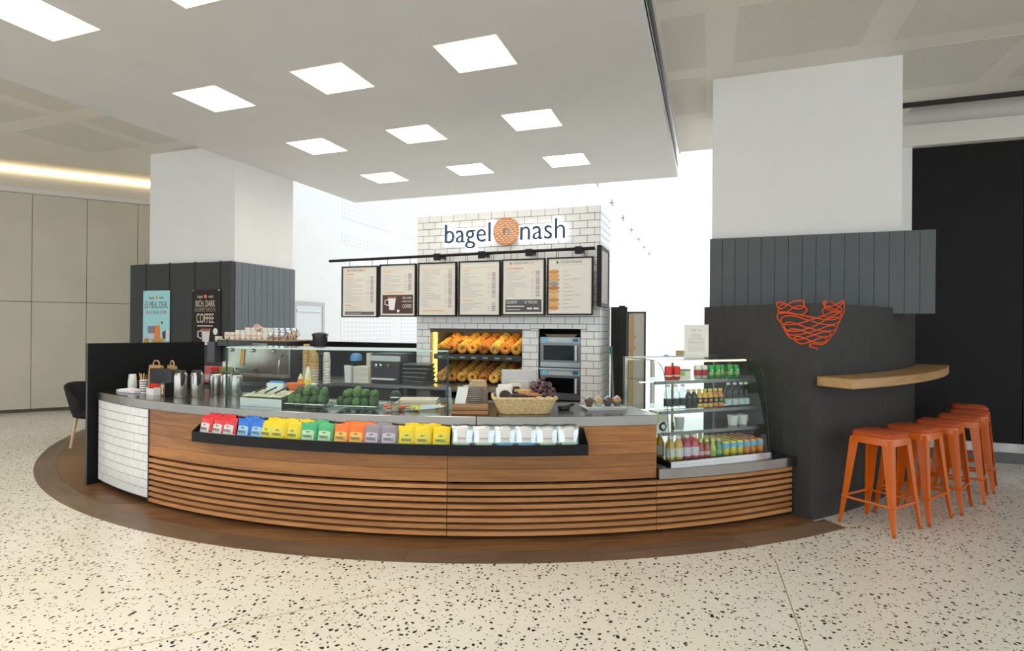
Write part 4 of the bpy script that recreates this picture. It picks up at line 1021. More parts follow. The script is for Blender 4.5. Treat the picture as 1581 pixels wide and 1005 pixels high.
# bottom deck
sm = [(.05,.21,'mango'),(.055,.085,'mango'),(.135,.085,'mango'),(.213,.085,'berry'),(.290,.085,'cherry'),(.235,.17,'orange'),(.315,.17,'orange')]
smc = {'mango':((.62,.36,.03),(.72,.72,.62)), 'berry':((.38,.015,.05),(.70,.60,.72)), 'cherry':((.60,.02,.02),(.74,.66,.74)), 'orange':((.75,.13,.01),(.72,.7,.66))}
for k, (s, y, f_) in enumerate(sm):
    nm = {'mango':'yellow','berry':'dark pink','cherry':'red','orange':'orange'}[f_]
    bottle(s,y,Z0,'smooth_'+f_,P_smo,smc[f_][0],(.72,.73,.72),['yellow smoothie bottle behind the front row on the cabinet deck','leftmost yellow smoothie bottle in the front deck row','yellow smoothie bottle next to the dark pink one','dark pink smoothie bottle in the front deck row','red smoothie bottle in the front deck row','orange bottle behind the dark pink smoothie','orange bottle behind the red smoothie'][k],'smoothie bottles on the deck',(smc[f_][1],.0362,.025,.095))
for r_ in range(4):
    for k, (s, f_) in enumerate(((.352,'red'),(.412,'red'),(.472,'lime'),(.532,'green'))):
        c = {'red':(.42,.015,.015),'lime':(.50,.52,.03),'green':(.05,.26,.06)}[f_ if r_ == 0 else ('lime' if f_ != 'green' else 'green')]; kk = f_ if r_ == 0 else ('lime' if f_ != 'green' else 'green')
        bottle(s,.085+r_*.072,Z0,'small_'+kk,P_sml,c,(.80,.74,.20) if kk != 'green' else (.75,.55,.45),'small %s bottle, %s from left in deck row %s' % (kk, ORD[k], ('one','two','three','four')[r_]),'small bottles on the deck',({'red':(.70,.45,.45),'lime':(.30,.50,.12),'green':(.25,.50,.30)}[kk],.0287,.02,.05))
for r_ in range(4):
    for k, s in enumerate((.605,.677,.749,.821,.893,.962)):
        key = 'lemon' if k < 3 else 'tang'; c = (.82,.62,.02) if k < 3 else (.82,.28,.02)
        t = can(s,.085+r_*.072,Z0,key,c,'%s soft drink can, %s from left in deck row %s' % ('yellow' if k < 3 else 'orange', ORD[k], ('one','two','three','four')[r_]),'soft drink cans on the deck')
        if r_ == 0:
            if 'sky' not in TXT: TXT['sky'] = MB().lathe([(.0334,.052),(.0334,.1)], 14).mesh('sky_band', mat('sky_band', (.18,.50,.72), .35))
            put('band', TXT['sky'], t)
            put('fruit_print', MB().ball((0,0,0),.017,.002,.015,10,6).mesh('fruit_print', mat('fruit_lemon' if k < 3 else 'fruit_tang', (.75,.68,.10) if k < 3 else (.80,.20,.03), .5)), t, loc=(0,-.0345,.055), rot=(0,0,.3))
# notice in an acrylic stand on the cabinet roof
nt_ = thing('notice_stand', 'white printed notice in a clear stand on the drinks cabinet', 'notice', fpos(.60,.44,.7905), radians(24))
part(MB().box(-.105,.105,-.003,.003,.004,.285), 'sheet', M_paper, nt_); part(MB().box(-.11,.11,-.05,.05,0,.004), 'foot', M_glass, nt_); part(MB().tube([(-.108,-.004,.004),(-.108,-.004,.29),(.108,-.004,.29),(.108,-.004,.004)], .0025, 5), 'clear_edge', M_plastic_w, nt_)
pb = MB()
for k in range(13): pb.box(-.075 if k > 2 else -.05, .075 if k > 2 else .05, -.0034, -.003, .205-k*.0125, .2085-k*.0125)
part(pb, 'small_print', M_inkl, nt_); put('heading', text_mesh('bagel nash', .022, M_inkl), nt_, loc=(0,-.0034,.24), rot=(pi/2,0,0))
# ------------------------------------------------------------------ glass guard on the worktop
def on(t, r, z=.9005): return (*pol(t, r), z)
gd = thing('glass_guard', 'long curved glass guard standing on the steel worktop', 'glass guard', on(8.2,5.75))
MB().arc(5.745,5.752,-1.1,17.5,.9005,1.360).build('front_pane', M_glass, gd)
MB().arc(5.40,5.752,-1.1,17.5,1.360,1.369).build('top_pane', glass('top_glass', (.86,.95,.91), 1.6), gd)
MB().arc(5.752,5.7545,-1.1,17.5,1.359,1.370).build('top_edge', mat('edge_highlight_green', (.45,.66,.56), .15, spec=.8), gd)  # glass edge in pale green, its bright highlight painted into the colour
MB().arc(5.40,5.744,-1.12,-1.05,.9005,1.432).build('end_pane', M_glass, gd)
a, b, c_, d_ = pol(17.5,5.745), pol(17.5,5.42), pol(17.57,5.42), pol(17.57,5.745)
e0, e1 = pol(17.5,5.30), pol(17.57,5.30)
MB().add([(*a,.9005),(*e0,.9005),(*b,1.360),(*a,1.360),(*d_,.9005),(*e1,.9005),(*c_,1.360),(*d_,1.360)], [(3,2,1,0),(4,5,6,7),(0,1,5,4),(1,2,6,5),(2,3,7,6),(3,0,4,7)]).build('end_pane', M_glass, gd)
for t, zt in ((-1.1,1.432),(17.5,1.36)): MB().arc(5.744,5.755,t-.05,t+.05,.9005,zt,2).build('edge', M_glass_edge, gd)

def P_(mb, name, m, t, **k): return mb.build(name, m, t, world=False, **k)
def at(name, label, cat, t, r, z=.9005, rot=0., group=None): return thing(name, label, cat, on(t, r, z), radians(t)+rot, group)

# steel knife box with cards
kb = at('topping_box', 'low steel box of labelled cards inside the glass guard', 'container', 2.15, 5.60)
P_(MB().hexa([(-.20,-.13,0),(.20,-.13,0),(.20,.13,0),(-.20,.13,0)], [(-.20,-.13,.065),(.20,-.13,.065),(.20,.13,.10),(-.20,.13,.10)]), 'box', M_steel, kb)
for k in range(5): P_(MB().obox((-.155+k*.077,-.02,.092),(.068,.20,.004),0,.13), 'card', mat('card_cream', (.74,.68,.50), .6), kb)
for k in range(4):
    t = at('spreading_knife', 'black handled spreading knife, %s from left on the steel box' % ORD[k], 'knife', .75+k*.98+(.55 if k == 3 else 0), 5.60, .998, 0, 'spreading knives')
    P_(MB().obox((.035,-.01,.022),(.10,.016,.013),.6,0,-.45), 'handle', M_plastic_k, t); P_(MB().obox((-.04,-.06,-.004),(.09,.018,.002),.6), 'blade', M_chrome, t)
t = at('packet', 'blue and white packet lying behind the steel box', 'packet', 1.2, 5.46); P_(MB().obox((0,0,.08),(.17,.05,.15),0,-.3), 'body', mat('packet_white', (.72,.76,.80), .5), t); P_(MB().obox((.01,.018,.145),(.14,.045,.05),0,-.3), 'flap', mat('packet_blue', (.08,.28,.60), .5), t)
t = at('cloth', 'orange folded cloth behind the steel box', 'cloth', 3.25, 5.45); P_(MB().lathe([(.05,0),(.055,.06),(.06,.12),(.085,.15),(.08,.165)],12,sy=.6), 'fold', mat('orange_cloth', (.78,.17,.03), .8, bump=.6, bscale=20), t, smooth=True)

# avocados in two clear trays
M_av = [mat('avocado_skin_%s' % n, c, .35, noise=.4, nscale=50, bump=.4, bscale=120) for n, c in (('dark',(.035,.085,.025)),('mid',(.07,.16,.04)),('light',(.13,.21,.045)))]
avm = [MB().lathe([(.001,-.045),(.018,-.041),(.031,-.026),(.0345,-.006),(.031,.014),(.023,.031),(.014,.042),(.001,.046)], 14).mesh('avocado', m_, smooth=True) for m_ in M_av]
random.seed(5)
for bi, (t0, side) in enumerate(((5.95,'left'),(10.25,'right'))):
    tr = at('clear_tray', 'clear plastic tray heaped with avocados, %s of two' % side, 'tray', t0, 5.60, group='avocado trays')
    P_(MB().hexa([(-.14,-.09,0),(.14,-.09,0),(.14,.09,0),(-.14,.09,0)], [(-.165,-.11,.035),(.165,-.11,.035),(.165,.11,.035),(-.165,.11,.035)]), 'dish', glass('tray_plastic', (.80,.88,.84), 2.), tr)
    P_(MB().tube([(-.165,-.11,.035),(.165,-.11,.035),(.165,.11,.035),(-.165,.11,.035)], .004, 5, closed=True), 'rim', mat('tray_rim', (.70,.76,.72), .2), tr)
    sp_ = [(-.13,-.065,.055),(-.065,-.07,.055),(.0,-.072,.055),(.065,-.07,.055),(.13,-.065,.055),(-.10,.0,.058),(-.03,.005,.058),(.04,.005,.058),(.11,.0,.058),(-.085,-.03,.112),(-.015,-.035,.118),(.055,-.035,.115),(.11,-.01,.105),(-.04,.03,.12)]
    for k, (x, y, z) in enumerate(sp_):
        q = pol(t0, 5.60); rz = radians(t0); X = q[0]+x*cos(rz)-y*sin(rz); Y = q[1]+x*sin(rz)+y*cos(rz)
        row = 'front' if k < 5 else ('back' if k < 9 else 'top')
        nn = ORD[k if k < 5 else (k-5 if k < 9 else k-9)]
        o = put('avocado', avm[random.choice((0,0,1,2,1))], None, scale=(1.1,1.1,1.1), loc=(X,Y,.9005+z+.008), rot=(random.uniform(.3,1.3),random.uniform(-.4,.4),random.uniform(0,6)))
        tag(o, 'green avocado, %s from left of the %s layer in the %s tray' % (nn, row, side), 'avocado', 'avocados in clear trays')
t = at('plastic_cup', 'clear domed plastic cup by the front glass', 'cup', 13.3, 5.66)
P_(MB().lathe([(.030,0),(.040,.10),(.042,.103)],16), 'body', glass('cup_plastic', (.84,.88,.87), 2.5), t, smooth=True); P_(MB().lathe([(.044,.102),(.044,.110),(.036,.135),(.018,.152),(.001,.156)],16), 'dome_lid', glass('cup_plastic'), t, smooth=True)
P_(MB().lathe([(.029,.002),(.033,.035)],14), 'filling', mat('oat', (.62,.50,.36), .8), t)
t = at('wrapping_paper', 'stack of pale pink wrapping paper inside the guard', 'paper', 14.3, 5.42)
for k in range(3): P_(MB().obox((.01*k,0,.012+.022*k),(.36-.03*k,.20,.020),.06*k,0,.0), 'sheet', mat('pale_wrap', (.78,.66,.56), .8, bump=.4, bscale=14), t)
for k, (dt, r, c, nm) in enumerate(((12.75,5.63,(.78,.16,.05),'red tomato slices'),(13.75,5.60,(.80,.22,.06),'orange pepper slices'),(14.45,5.60,(.45,.52,.06),'green salad leaves'),(15.0,5.63,(.72,.60,.12),'yellow pepper slices'))):
    t = at('salad_heap', 'small heap of %s on the worktop behind the glass' % nm, 'salad', dt, r, group='salad heaps')
    random.seed(20+k)
    for j in range(6): P_(MB().ball((random.uniform(-.035,.035),random.uniform(-.03,.03),.014+random.uniform(0,.022)),.024,.018,.012,8,6), 'piece', mat('salad_%d' % k, c, .4), t, smooth=True)
for k, dt in enumerate((15.1,15.6,16.1)):
    t = at('steel_tongs', 'steel serving tongs, %s from left at the right end of the guard' % ORD[k], 'tongs', dt, 5.63, .905, .22, 'serving tongs')
    P_(MB().obox((0,0,.02),(.22,.022,.004),0,0,-.10), 'arm', M_chrome, t); P_(MB().obox((0,.012,.030),(.22,.020,.004),.03,0,-.10), 'arm', M_chrome, t)
t = at('small_bottle', 'small clear bottle with a blue cap at the guard end', 'bottle', 16.9, 5.42); P_(MB().lathe([(.022,0),(.024,.08),(.012,.12),(.012,.135)],12), 'body', glass('cup_plastic'), t, smooth=True); P_(MB().lathe([(.014,.134),(.014,.16)],12), 'cap', mat('blue_cap', (.02,.10,.62), .4), t)
# sauces in a white tub behind
t = at('sauce_tub', 'white tub holding squeeze bottles behind the avocados', 'tub', 2.5, 5.22); P_(MB().lathe([(.075,0),(.09,.13),(.094,.132)],16), 'body', M_plastic_w, t, smooth=True)
for k, (x, y, c, cap, nm, h) in enumerate(((-.035,-.03,(.72,.24,.03),(.75,.66,.45),'orange',.22),(.03,-.02,(.80,.60,.05),(.82,.70,.30),'yellow',.21),(-.005,.03,(.80,.74,.58),(.84,.80,.66),'cream',.28))):
    q = pol(2.5,5.22); s_ = thing('squeeze_bottle', '%s sauce squeeze bottle in the white tub' % nm, 'bottle', (q[0]+x,q[1]+y,.905), 0, 'squeeze bottles')
    P_(MB().lathe([(.026,0),(.028,.01),(.028,h*.72),(.020,h*.8)],12), 'body', mat('sauce_'+nm, c, .35), s_, smooth=True); P_(MB().lathe([(.024,h*.79),(.018,h*.85),(.005,h)],12), 'nozzle', mat('nozzle_'+nm, cap, .4), s_, smooth=True)

# boards, plates, wraps, leaning card
for k in range(2):
    t = at('serving_board', '%s rough oak serving board by the guard end' % ('lower','upper')[k], 'board', 19.15, 5.70, .9005+.031*k, .05*k, 'serving boards')
    P_(MB().box(-.135,.135,-.085,.085,0,.029), 'board', wood('board_oak', (.40,.22,.09), (.20,.095,.035), .6, 'x', 1.5), t, bev=.006)
for k in range(12):
    t = at('plate', 'white plate, number %s from the bottom of the stack behind the boards' % ('one','two','three','four','five','six','seven','eight','nine','ten','eleven','twelve')[k], 'plate', 19.3, 5.42, .9005+k*.0145, 0, 'stacked white plates')
    P_(MB().lathe([(.060,0),(.065,.004),(.103,.0125),(.103,.0142),(.062,.006),(.001,.006)],20), 'dish', mat('porcelain', (.80,.81,.80), .2, coat=.3), t, smooth=True)
t = at('napkin_bundle', 'bundle of folded kraft napkins on top of the plates', 'napkins', 19.3, 5.42, 1.0755)
for k in range(4): P_(MB().obox((.02,0,.007+.011*k),(.14-.01*k,.12,.010),.1*k), 'napkin', mat('kraft', (.55,.40,.22), .8), t)
t = at('leaning_card', 'white card leaning against the plate stack', 'card', 18.1, 5.52, .9005, -.5); P_(MB().obox((0,.02,.085),(.10,.004,.18),0,-.35), 'card', M_paper, t)

# wicker basket of wrapped treats
bk = at('wicker_basket', 'pale wicker basket of wrapped treats on the worktop', 'basket', 23.2, 5.62)
M_wick = mat('wicker', (.66,.50,.26), .7, noise=.3, nscale=60, bump=.8, bscale=120)
def rrect(hx, hy, r, z, n=4):
    return [(sx*(hx-r)+r*cos(radians(a0+90*k/n)), sy*(hy-r)+r*sin(radians(a0+90*k/n)), z) for sx, sy, a0 in ((1,1,0),(-1,1,90),(-1,-1,180),(1,-1,270)) for k in range(n+1)]
for k in range(9):
    f = k/8; P_(MB().tube(rrect(.185+.045*f,.125+.035*f,.05,.008+.0125*k), .0075, 6, closed=True), 'coil', M_wick, bk, smooth=True)
P_(MB().tube(rrect(.236,.166,.055,.118), .012, 7, closed=True), 'rim', M_wick, bk, smooth=True)
P_(MB().prism([(x,y) for x,y,z in rrect(.185,.125,.05,0)],.002,.010), 'floor', M_wick, bk)
st_ = MB()
for p, q in zip(rrect(.187,.127,.05,.006,6), rrect(.232,.162,.05,.112,6)): st_.tube([p,q], .004, 4)
P_(st_, 'stake', M_wick, bk)['kind'] = 'stuff'
def inb(x, y, z): q = pol(23.2,5.62); r = radians(23.2); return (q[0]+x*cos(r)-y*sin(r), q[1]+x*sin(r)+y*cos(r), .9005+z)
M_cello = mat('cellophane', (.72,.70,.66), .12, spec=.8, bump=.5, bscale=40)
for k, (x, y, z, rz) in enumerate(((-.15,-.06,.12,.2),(-.14,.05,.13,-.2),(-.06,.07,.135,.4))):
    t = thing('cookie_pack', ['wrapped dark cookie at the front left of the wicker basket','wrapped white pack at the back left of the wicker basket','wrapped white pack at the middle back of the wicker basket'][k], 'cookie', inb(x,y,z), radians(23)+rz, 'wrapped cookies')
    P_(MB().obox((0,0,.02),(.12,.035,.11),0,-.5), 'wrapper', M_cello, t, bev=.008); P_(MB().lathe([(.045,0),(.045,.006)],18), 'cookie', mat('choc_cookie', (.04,.028,.024), .6), t).matrix_local = Matrix.Translation((0,-.028,.01)) @ Matrix.Rotation(pi/2-.5,4,'X')
for k, (x, y, z, rz, c) in enumerate(((-.04,-.06,.095,.1,(.05,.03,.025)),(.04,-.055,.105,-.05,(.45,.20,.07)),(.05,-.0,.115,.1,(.52,.30,.10)),(.0,.045,.12,-.1,(.60,.42,.12)),(.03,.09,.12,.1,(.30,.12,.05)))):
    t = thing('flapjack_bar', '%s wrapped bar in the middle of the wicker basket' % ('dark chocolate','front reddish brown','golden brown','yellow oat','rear brown')[k], 'snack bar', inb(x,y,z+.022), radians(23)+rz, 'wrapped bars')
    P_(MB().box(-.07,.07,-.025,.025,0,.026), 'bar', mat('bar_%d' % k, c, .3, noise=.4, nscale=60, coat=.5), t, bev=.006)
    for sx in (-1,1): P_(MB().box(sx*.082-.012,sx*.082+.012,-.022,.022,.010,.013), 'crimp', M_cello, t)
M_choc = mat('plum_wrap', (.085,.035,.045), .3, noise=.4, nscale=30, coat=.5); chm = MB().ball((0,0,0),.024,.019,.019,8,6).mesh('sweet', M_choc, smooth=True)
random.seed(9)
for k in range(70):
    a = random.uniform(0,2*pi); r = .10*math.sqrt(random.random()); z = .105+.135*(1-(r/.108)**2)*random.random()
    o = put('wrapped_chocolate', chm, None, loc=inb(.135+r*cos(a),.02+r*sin(a),z+.02), rot=(random.random()*3,random.random()*3,0))
    tag(o, 'plum coloured wrapped chocolate heaped at the right of the basket', 'chocolate', 'chocolates heaped in the basket')
for k, (x, y) in enumerate(((.11,-.10),(.18,-.095))):
    t = thing('biscuit_pack', '%s cream wrapped biscuit at the basket front right corner' % ('left','right')[k], 'biscuit', inb(x,y,.10), radians(23)+.5*k, 'cream biscuits'); P_(MB().ball((0,0,.01),.035,.02,.022,10,6), 'biscuit', mat('cream_biscuit', (.62,.42,.24), .4), t, smooth=True)

# till seen from behind
t = at('till_screen', 'grey till monitor seen from behind on the worktop', 'till', 23.1, 5.27, .9005, -.06)
P_(MB().box(-.10,.10,-.08,.08,0,.02), 'base', M_plastic_k, t); P_(MB().obox((0,.0,.09),(.06,.04,.16),0,.2), 'stem', mat('till_grey', (.38,.38,.37), .4), t)
P_(MB().obox((0,-.015,.20),(.29,.03,.19),0,-.15), 'screen_back', mat('till_silver', (.50,.50,.49), .4, .3), t, bev=.006); P_(MB().obox((0,-.040,.165),(.16,.03,.085),0,-.15), 'rear_cover', mat('till_light', (.60,.60,.59), .4), t, bev=.006)
t = at('card_reader', 'small black card reader on the worktop beside the basket', 'card reader', 26.6, 5.52, .9005, .5); P_(MB().box(-.045,.045,-.03,.03,0,.03), 'body', M_plastic_k, t, bev=.008); P_(MB().tube([(.04,0,.02),(.09,-.01,.035)], .010, 6), 'stub', M_plastic_k, t)
# tray of wrapped muffins
t = at('white_tray', 'white rectangular tray of wrapped muffins near the cabinet', 'tray', 29.9, 5.52)
P_(MB().hexa([(-.15,-.08,0),(.15,-.08,0),(.15,.08,0),(-.15,.08,0)], [(-.172,-.098,.022),(.172,-.098,.022),(.172,.098,.022),(-.172,.098,.022)]), 'dish', mat('tray_white', (.74,.76,.78), .3), t)
mc = [(.10,.06,.04),(.50,.33,.16),(.06,.045,.04),(.42,.24,.10)]
for k in range(4):
    x = -.115+k*.077; q = pol(29.9,5.52); r = radians(29.9)
    m_ = thing('wrapped_muffin', '%s wrapped muffin, %s from left on the white tray' % (('dark chocolate','pale','black and white','golden')[k], ORD[k]), 'muffin', (q[0]+x*cos(r), q[1]+x*sin(r), .923), r, 'wrapped muffins')
    P_(MB().lathe([(.024,0),(.033,.04)],14), 'case', mat('muffin_case_%d' % k, ((.08,.05,.04),(.30,.45,.30),(.05,.05,.06),(.10,.09,.09))[k], .4, coat=.6), m_, smooth=True); P_(MB().ball((0,0,.045),.038,.038,.026,12,8), 'top', mat('muffin_top_%d' % k, mc[k], .4, noise=.4, nscale=50, coat=.6), m_, smooth=True)
    P_(MB().tube([(-.03,0,.06),(0,0,.078),(.03,.01,.065)], [.004,.008,.002], 5), 'twist', M_cello, m_)

# ---------------- left end of the worktop
t = at('cup_stack', 'upside-down stack of clear cups at the left worktop end', 'cups', -18.4, 5.60)
for k in range(4): P_(MB().lathe([(.040,.022*k),(.030,.022*k+.085),(.028,.022*k+.087)],14), 'cup', mat('frosted_pp', (.66,.68,.67), .25, spec=.6), t, smooth=True)
t = at('napkin_tray', 'white tray of papers at the left end of the worktop', 'tray', -16.3, 5.68, .9005, .1); P_(MB().box(-.15,.15,-.06,.06,0,.022), 'tray', mat('pale_tray', (.72,.71,.76), .4), t, bev=.004); P_(MB().obox((.02,0,.026),(.26,.10,.007),.05), 'papers', M_paper, t); P_(MB().box(.085,.11,-.05,-.02,.0296,.031), 'red_mark', mat('mark_red', (.5,.05,.07), .5), t)
for k, (dt, r) in enumerate(((-17.6,5.42),(-15.9,5.34))):
    t = at('paper_bag', '%s kraft paper bag with looped handle behind the dark holder' % ('left','right')[k], 'paper bag', dt, r, .9005, .2-.3*k, 'kraft carrier bags')
    P_(MB().hexa([(-.08,-.045,0),(.08,-.045,0),(.08,.045,0),(-.08,.045,0)], [(-.095,-.012,.235),(.095,-.012,.235),(.095,.012,.235),(-.095,.012,.235)]), 'bag', mat('kraft_bag', (.50,.30,.15), .8, bump=.5, bscale=18), t)
    P_(MB().tube([(-.05,0,.215),(-.045,0,.265),(-.02,0,.28),(.02,0,.28),(.045,0,.265),(.05,0,.215)], .007, 6), 'handle', mat('kraft_bag'), t, smooth=True)
t = at('slate_holder', 'dark slate box holder standing at the left worktop end', 'holder', -14.1, 5.47, .9005); P_(MB().box(-.21,.21,-.05,.05,0,.215), 'box', mat('slate_box', (.035,.036,.040), .5, spec=.3), t, bev=.003); P_(MB().box(-.195,.195,-.03,.03,.2155,.217), 'slot', M_plastic_k, t)
t = at('stirrer_cup', 'striped cup of wooden stirrers on the worktop', 'cup', -14.9, 5.63)
P_(MB().lathe([(.030,0),(.034,.12),(.031,.121)],16), 'body', M_plastic_w, t, smooth=True)
for k in range(5): P_(MB().lathe([(.0312+.0006*k,.012+.022*k),(.0316+.0006*k,.022+.022*k)],16), 'stripe', M_ink, t)
random.seed(2)
for k in range(9): a = random.uniform(0,6.28); P_(MB().tube([(.01*cos(a),.01*sin(a),.06),(.035*cos(a),.03*sin(a),.175+random.uniform(-.01,.012))], .0032, 4), 'stirrer', mat('birch', (.66,.45,.22), .6), t)
t = at('sugar_box', 'white box of red sugar sachets on the worktop', 'box', -12.6, 5.63, .9005); P_(MB().box(-.065,.065,-.045,.045,0,.012).box(-.065,-.062,-.045,.045,.012,.07).box(.062,.065,-.045,.045,.012,.07).box(-.065,.065,-.045,-.042,.012,.06).box(-.065,.065,.042,.045,.012,.08), 'box', M_plastic_w, t)
for k in range(7): P_(MB().obox((-.048+k*.016,random.uniform(-.01,.01),.065),(.010,.055,.062),random.uniform(-.3,.3),random.uniform(-.4,.4)), 'sachet', mat('sachet_red', (.68,.05,.02) , .5), t)
t = at('spoon_dispenser', 'small black dispenser with a wooden spoon emblem', 'dispenser', -10.7, 5.62); P_(MB().box(-.036,.036,-.04,.04,0,.125), 'box', M_plastic_k, t, bev=.003); P_(MB().box(-.012,.012,-.042,-.040,.02,.08).box(-.024,.024,-.042,-.040,.08,.105), 'emblem', mat('birch'), t)
M_fl = mat('flask_steel', (.52,.51,.49), .25, 1.)
def flask(dt, r, h, label, handle=True):
    t = at('coffee_flask', label, 'flask', dt, r, .9005, -.3, 'steel flasks')
    P_(MB().lathe([(.050,0),(.054,.006),(.054,h*.80),(.046,h*.90),(.036,h*.93)],18), 'body', M_fl, t, smooth=True); P_(MB().lathe([(.038,h*.925),(.042,h*.96),(.036,h)],16), 'lid', M_plastic_k, t, smooth=True)
    if handle: P_(MB().tube([(.04,-.01,h*.95),(.085,-.01,h*.95),(.10,-.01,h*.80),(.092,-.01,h*.55),(.070,-.01,h*.45)], [.014,.018,.018,.014,.007], 7), 'handle', M_plastic_k, t, smooth=True)
flask(-8.9,5.60,.235,'tall steel flask with black handle nearest the glass guard, left one'); flask(-8.15,5.50,.235,'tall steel flask with black handle nearest the glass guard, right one')
flask(-9.1,5.26,.20,'short steel flask, first of three behind the tall pair',False); flask(-7.7,5.24,.20,'short steel flask, second of three behind the tall pair',False); flask(-6.2,5.24,.20,'short steel flask, third of three behind the tall pair',False)
# ------------------------------------------------------------------ back bar
bb = thing('back_bench', 'L-shaped steel topped back bench behind the counter', 'bench', (-4.4,5.4,GZ))
MB().prism([(-5.62,4.88),(-4.0,4.88),(-4.0,5.29),(-3.19,5.29),(-3.19,5.95),(-5.62,5.95)], .86, .90).build('top', M_steel, bb)
MB().box(-5.6,-4.03,4.93,5.9,GZ,.86).box(-4.03,-3.2,5.34,5.9,GZ,.86).build('carcass', mat('bench_dark', (.05,.05,.052), .5), bb)
MB().box(-5.62,-3.19,5.96,6.01,GZ,1.335).build('upstand', M_black, bb)
t = thing('niche_bench', 'narrow steel shelf along the front of the tower', 'shelf', (-2.55,5.46,.87)); MB().box(-3.185,-1.93,5.29,5.63,.872,.90).build('top', M_steel, t)
for x in (-3.15,-1.99): MB().box(x,x+.03,5.33,5.36,GZ,.872).build('leg', M_dsteel, t)

# espresso machine, customer side
em = thing('espresso_machine', 'wide steel espresso machine with cups on its roof', 'espresso machine', (-4.98,5.25,.9005))
def W(mb, n, m, p=em, **k): return mb.build(n, m, p, **k)
W(MB().box(-5.48,-4.50,5.05,5.60,.935,.975), 'drip_base', M_dsteel); 
for x in (-5.42,-4.60): 
    for y in (5.10,5.50): W(MB().cyl((x,y,.9005),.025,.035,10), 'foot', M_plastic_k)
W(MB().box(-5.50,-4.50,5.10,5.60,.975,1.285), 'body', mat('polished_steel', (.40,.38,.32), .3, 1., noise=.3, nscale=3), bev=.01)
W(MB().box(-5.50,-4.48,5.02,5.60,1.287,1.362), 'top_band', M_plastic_k, bev=.006)
W(MB().box(-5.49,-4.49,5.04,5.58,1.362,1.369), 'cup_rail_plate', mat('warm_rail', (.55,.38,.22), .4, .5))
put('small_print', blur_mesh(.22,.012,M_inkl), em, loc=Vector((-4.85,5.0185,1.325))-em.location, rot=(pi/2,0,0))
W(MB().obox((-5.18,5.095,1.16),(.055,.012,.19),0,0,.12), 'emblem', mat('amber_emblem', (.75,.36,.03), .3))
for x in (-5.34,-5.02,-4.72): W(MB().ball((x,5.09,1.245),.022,.02,.022), 'lamp_knob', M_chrome, smooth=True)
for x in (-5.3,-4.95): W(MB().tube([(x,5.08,1.02),(x-.02,4.98,1.005),(x+.13,4.96,1.005)], .014, 7), 'portafilter', M_plastic_k, smooth=True)
W(MB().tube([(-4.56,5.08,1.22),(-4.54,4.99,1.15),(-4.55,4.98,1.0)], .007, 6), 'steam_wand', M_chrome, smooth=True)
W(MB().box(-5.49,-4.44,4.97,5.05,.955,.985), 'front_tray', mat('warm_tray', (.60,.52,.40), .3, .8))
W(MB().box(-5.62,-5.505,5.0,5.55,1.10,1.335), 'side_cheek', mat('slate_cheek', (.055,.06,.072), .4))
# cups on the roof
random.seed(4)
def mug(x, y, z, label, h=.085, r=.038, m=None, tilt=0., rz=0.):
    t = thing('coffee_cup', label, 'cup', (x,y,z), rz, 'cups on the espresso machine')
    m = m or mat('cup_white', (.78,.76,.70), .25, coat=.4)
    b = MB().lathe([(r*.75,0),(r,h*.3),(r,h),(r*.9,h),(r*.85,h*.15)],14).build('body', m, t, smooth=True, world=False)
    MB().tube([(r*.95,0,h*.8),(r+.022,0,h*.72),(r+.022,0,h*.38),(r*.95,0,h*.28)], .005, 5).build('handle', m, t, smooth=True, world=False)
    MB().lathe([(r+.0006,h*.42),(r+.0006,h*.68)],14).build('motif', mat('cup_motif', (.70,.45,.36), .5), t, world=False) if random.random() < .5 else None
    if tilt: t.rotation_euler = (tilt,0,rz)
    return t
for k in range(11): mug(-5.43+k*.082,5.12,1.3695,'white cup, %s from left in the front row on the espresso machine' % ORD[k],rz=random.uniform(-1,1),m=None if k < 8 else mat('steel_cup', (.62,.62,.62), .2, 1.))
for k in range(10): mug(-5.38+k*.085,5.23,1.3695,'white cup, %s from left in the second row on the espresso machine' % ORD[k],h=.11,rz=random.uniform(-1,1),m=None if k < 7 else mat('steel_cup'))
for k in range(9): mug(-5.34+k*.088,5.34,1.3695,'tall white cup, %s from left in the rear row on the espresso machine' % ORD[k],h=.14,rz=random.uniform(-1,1),m=None if k < 5 else mat('steel_cup'))
mug(-5.04,5.20,1.492,'white cup tipped over on top of the other cups',tilt=1.2,rz=.5); mug(-5.60,5.14,1.3365,'small white cup at the left end of the espresso machine',h=.065)
t = thing('coffee_grinder', 'black coffee grinder hopper beside the espresso machine', 'grinder', (-4.36,5.45,.9005))
for a in (MB().box(-4.44,-4.28,5.36,5.54,.9005,1.22),): a.build('body', M_plastic_k, t, bev=.01)
MB().lathe([(.04,0),(.085,.13),(.088,.20)],16,(-4.36,5.45,1.221)).build('hopper', mat('smoke_hopper', (.05,.05,.05), .15), t, smooth=True); MB().lathe([(.095,0),(.095,.02),(.06,.035),(.0,.04)],16,(-4.36,5.45,1.422)).build('lid', M_plastic_k, t, smooth=True)
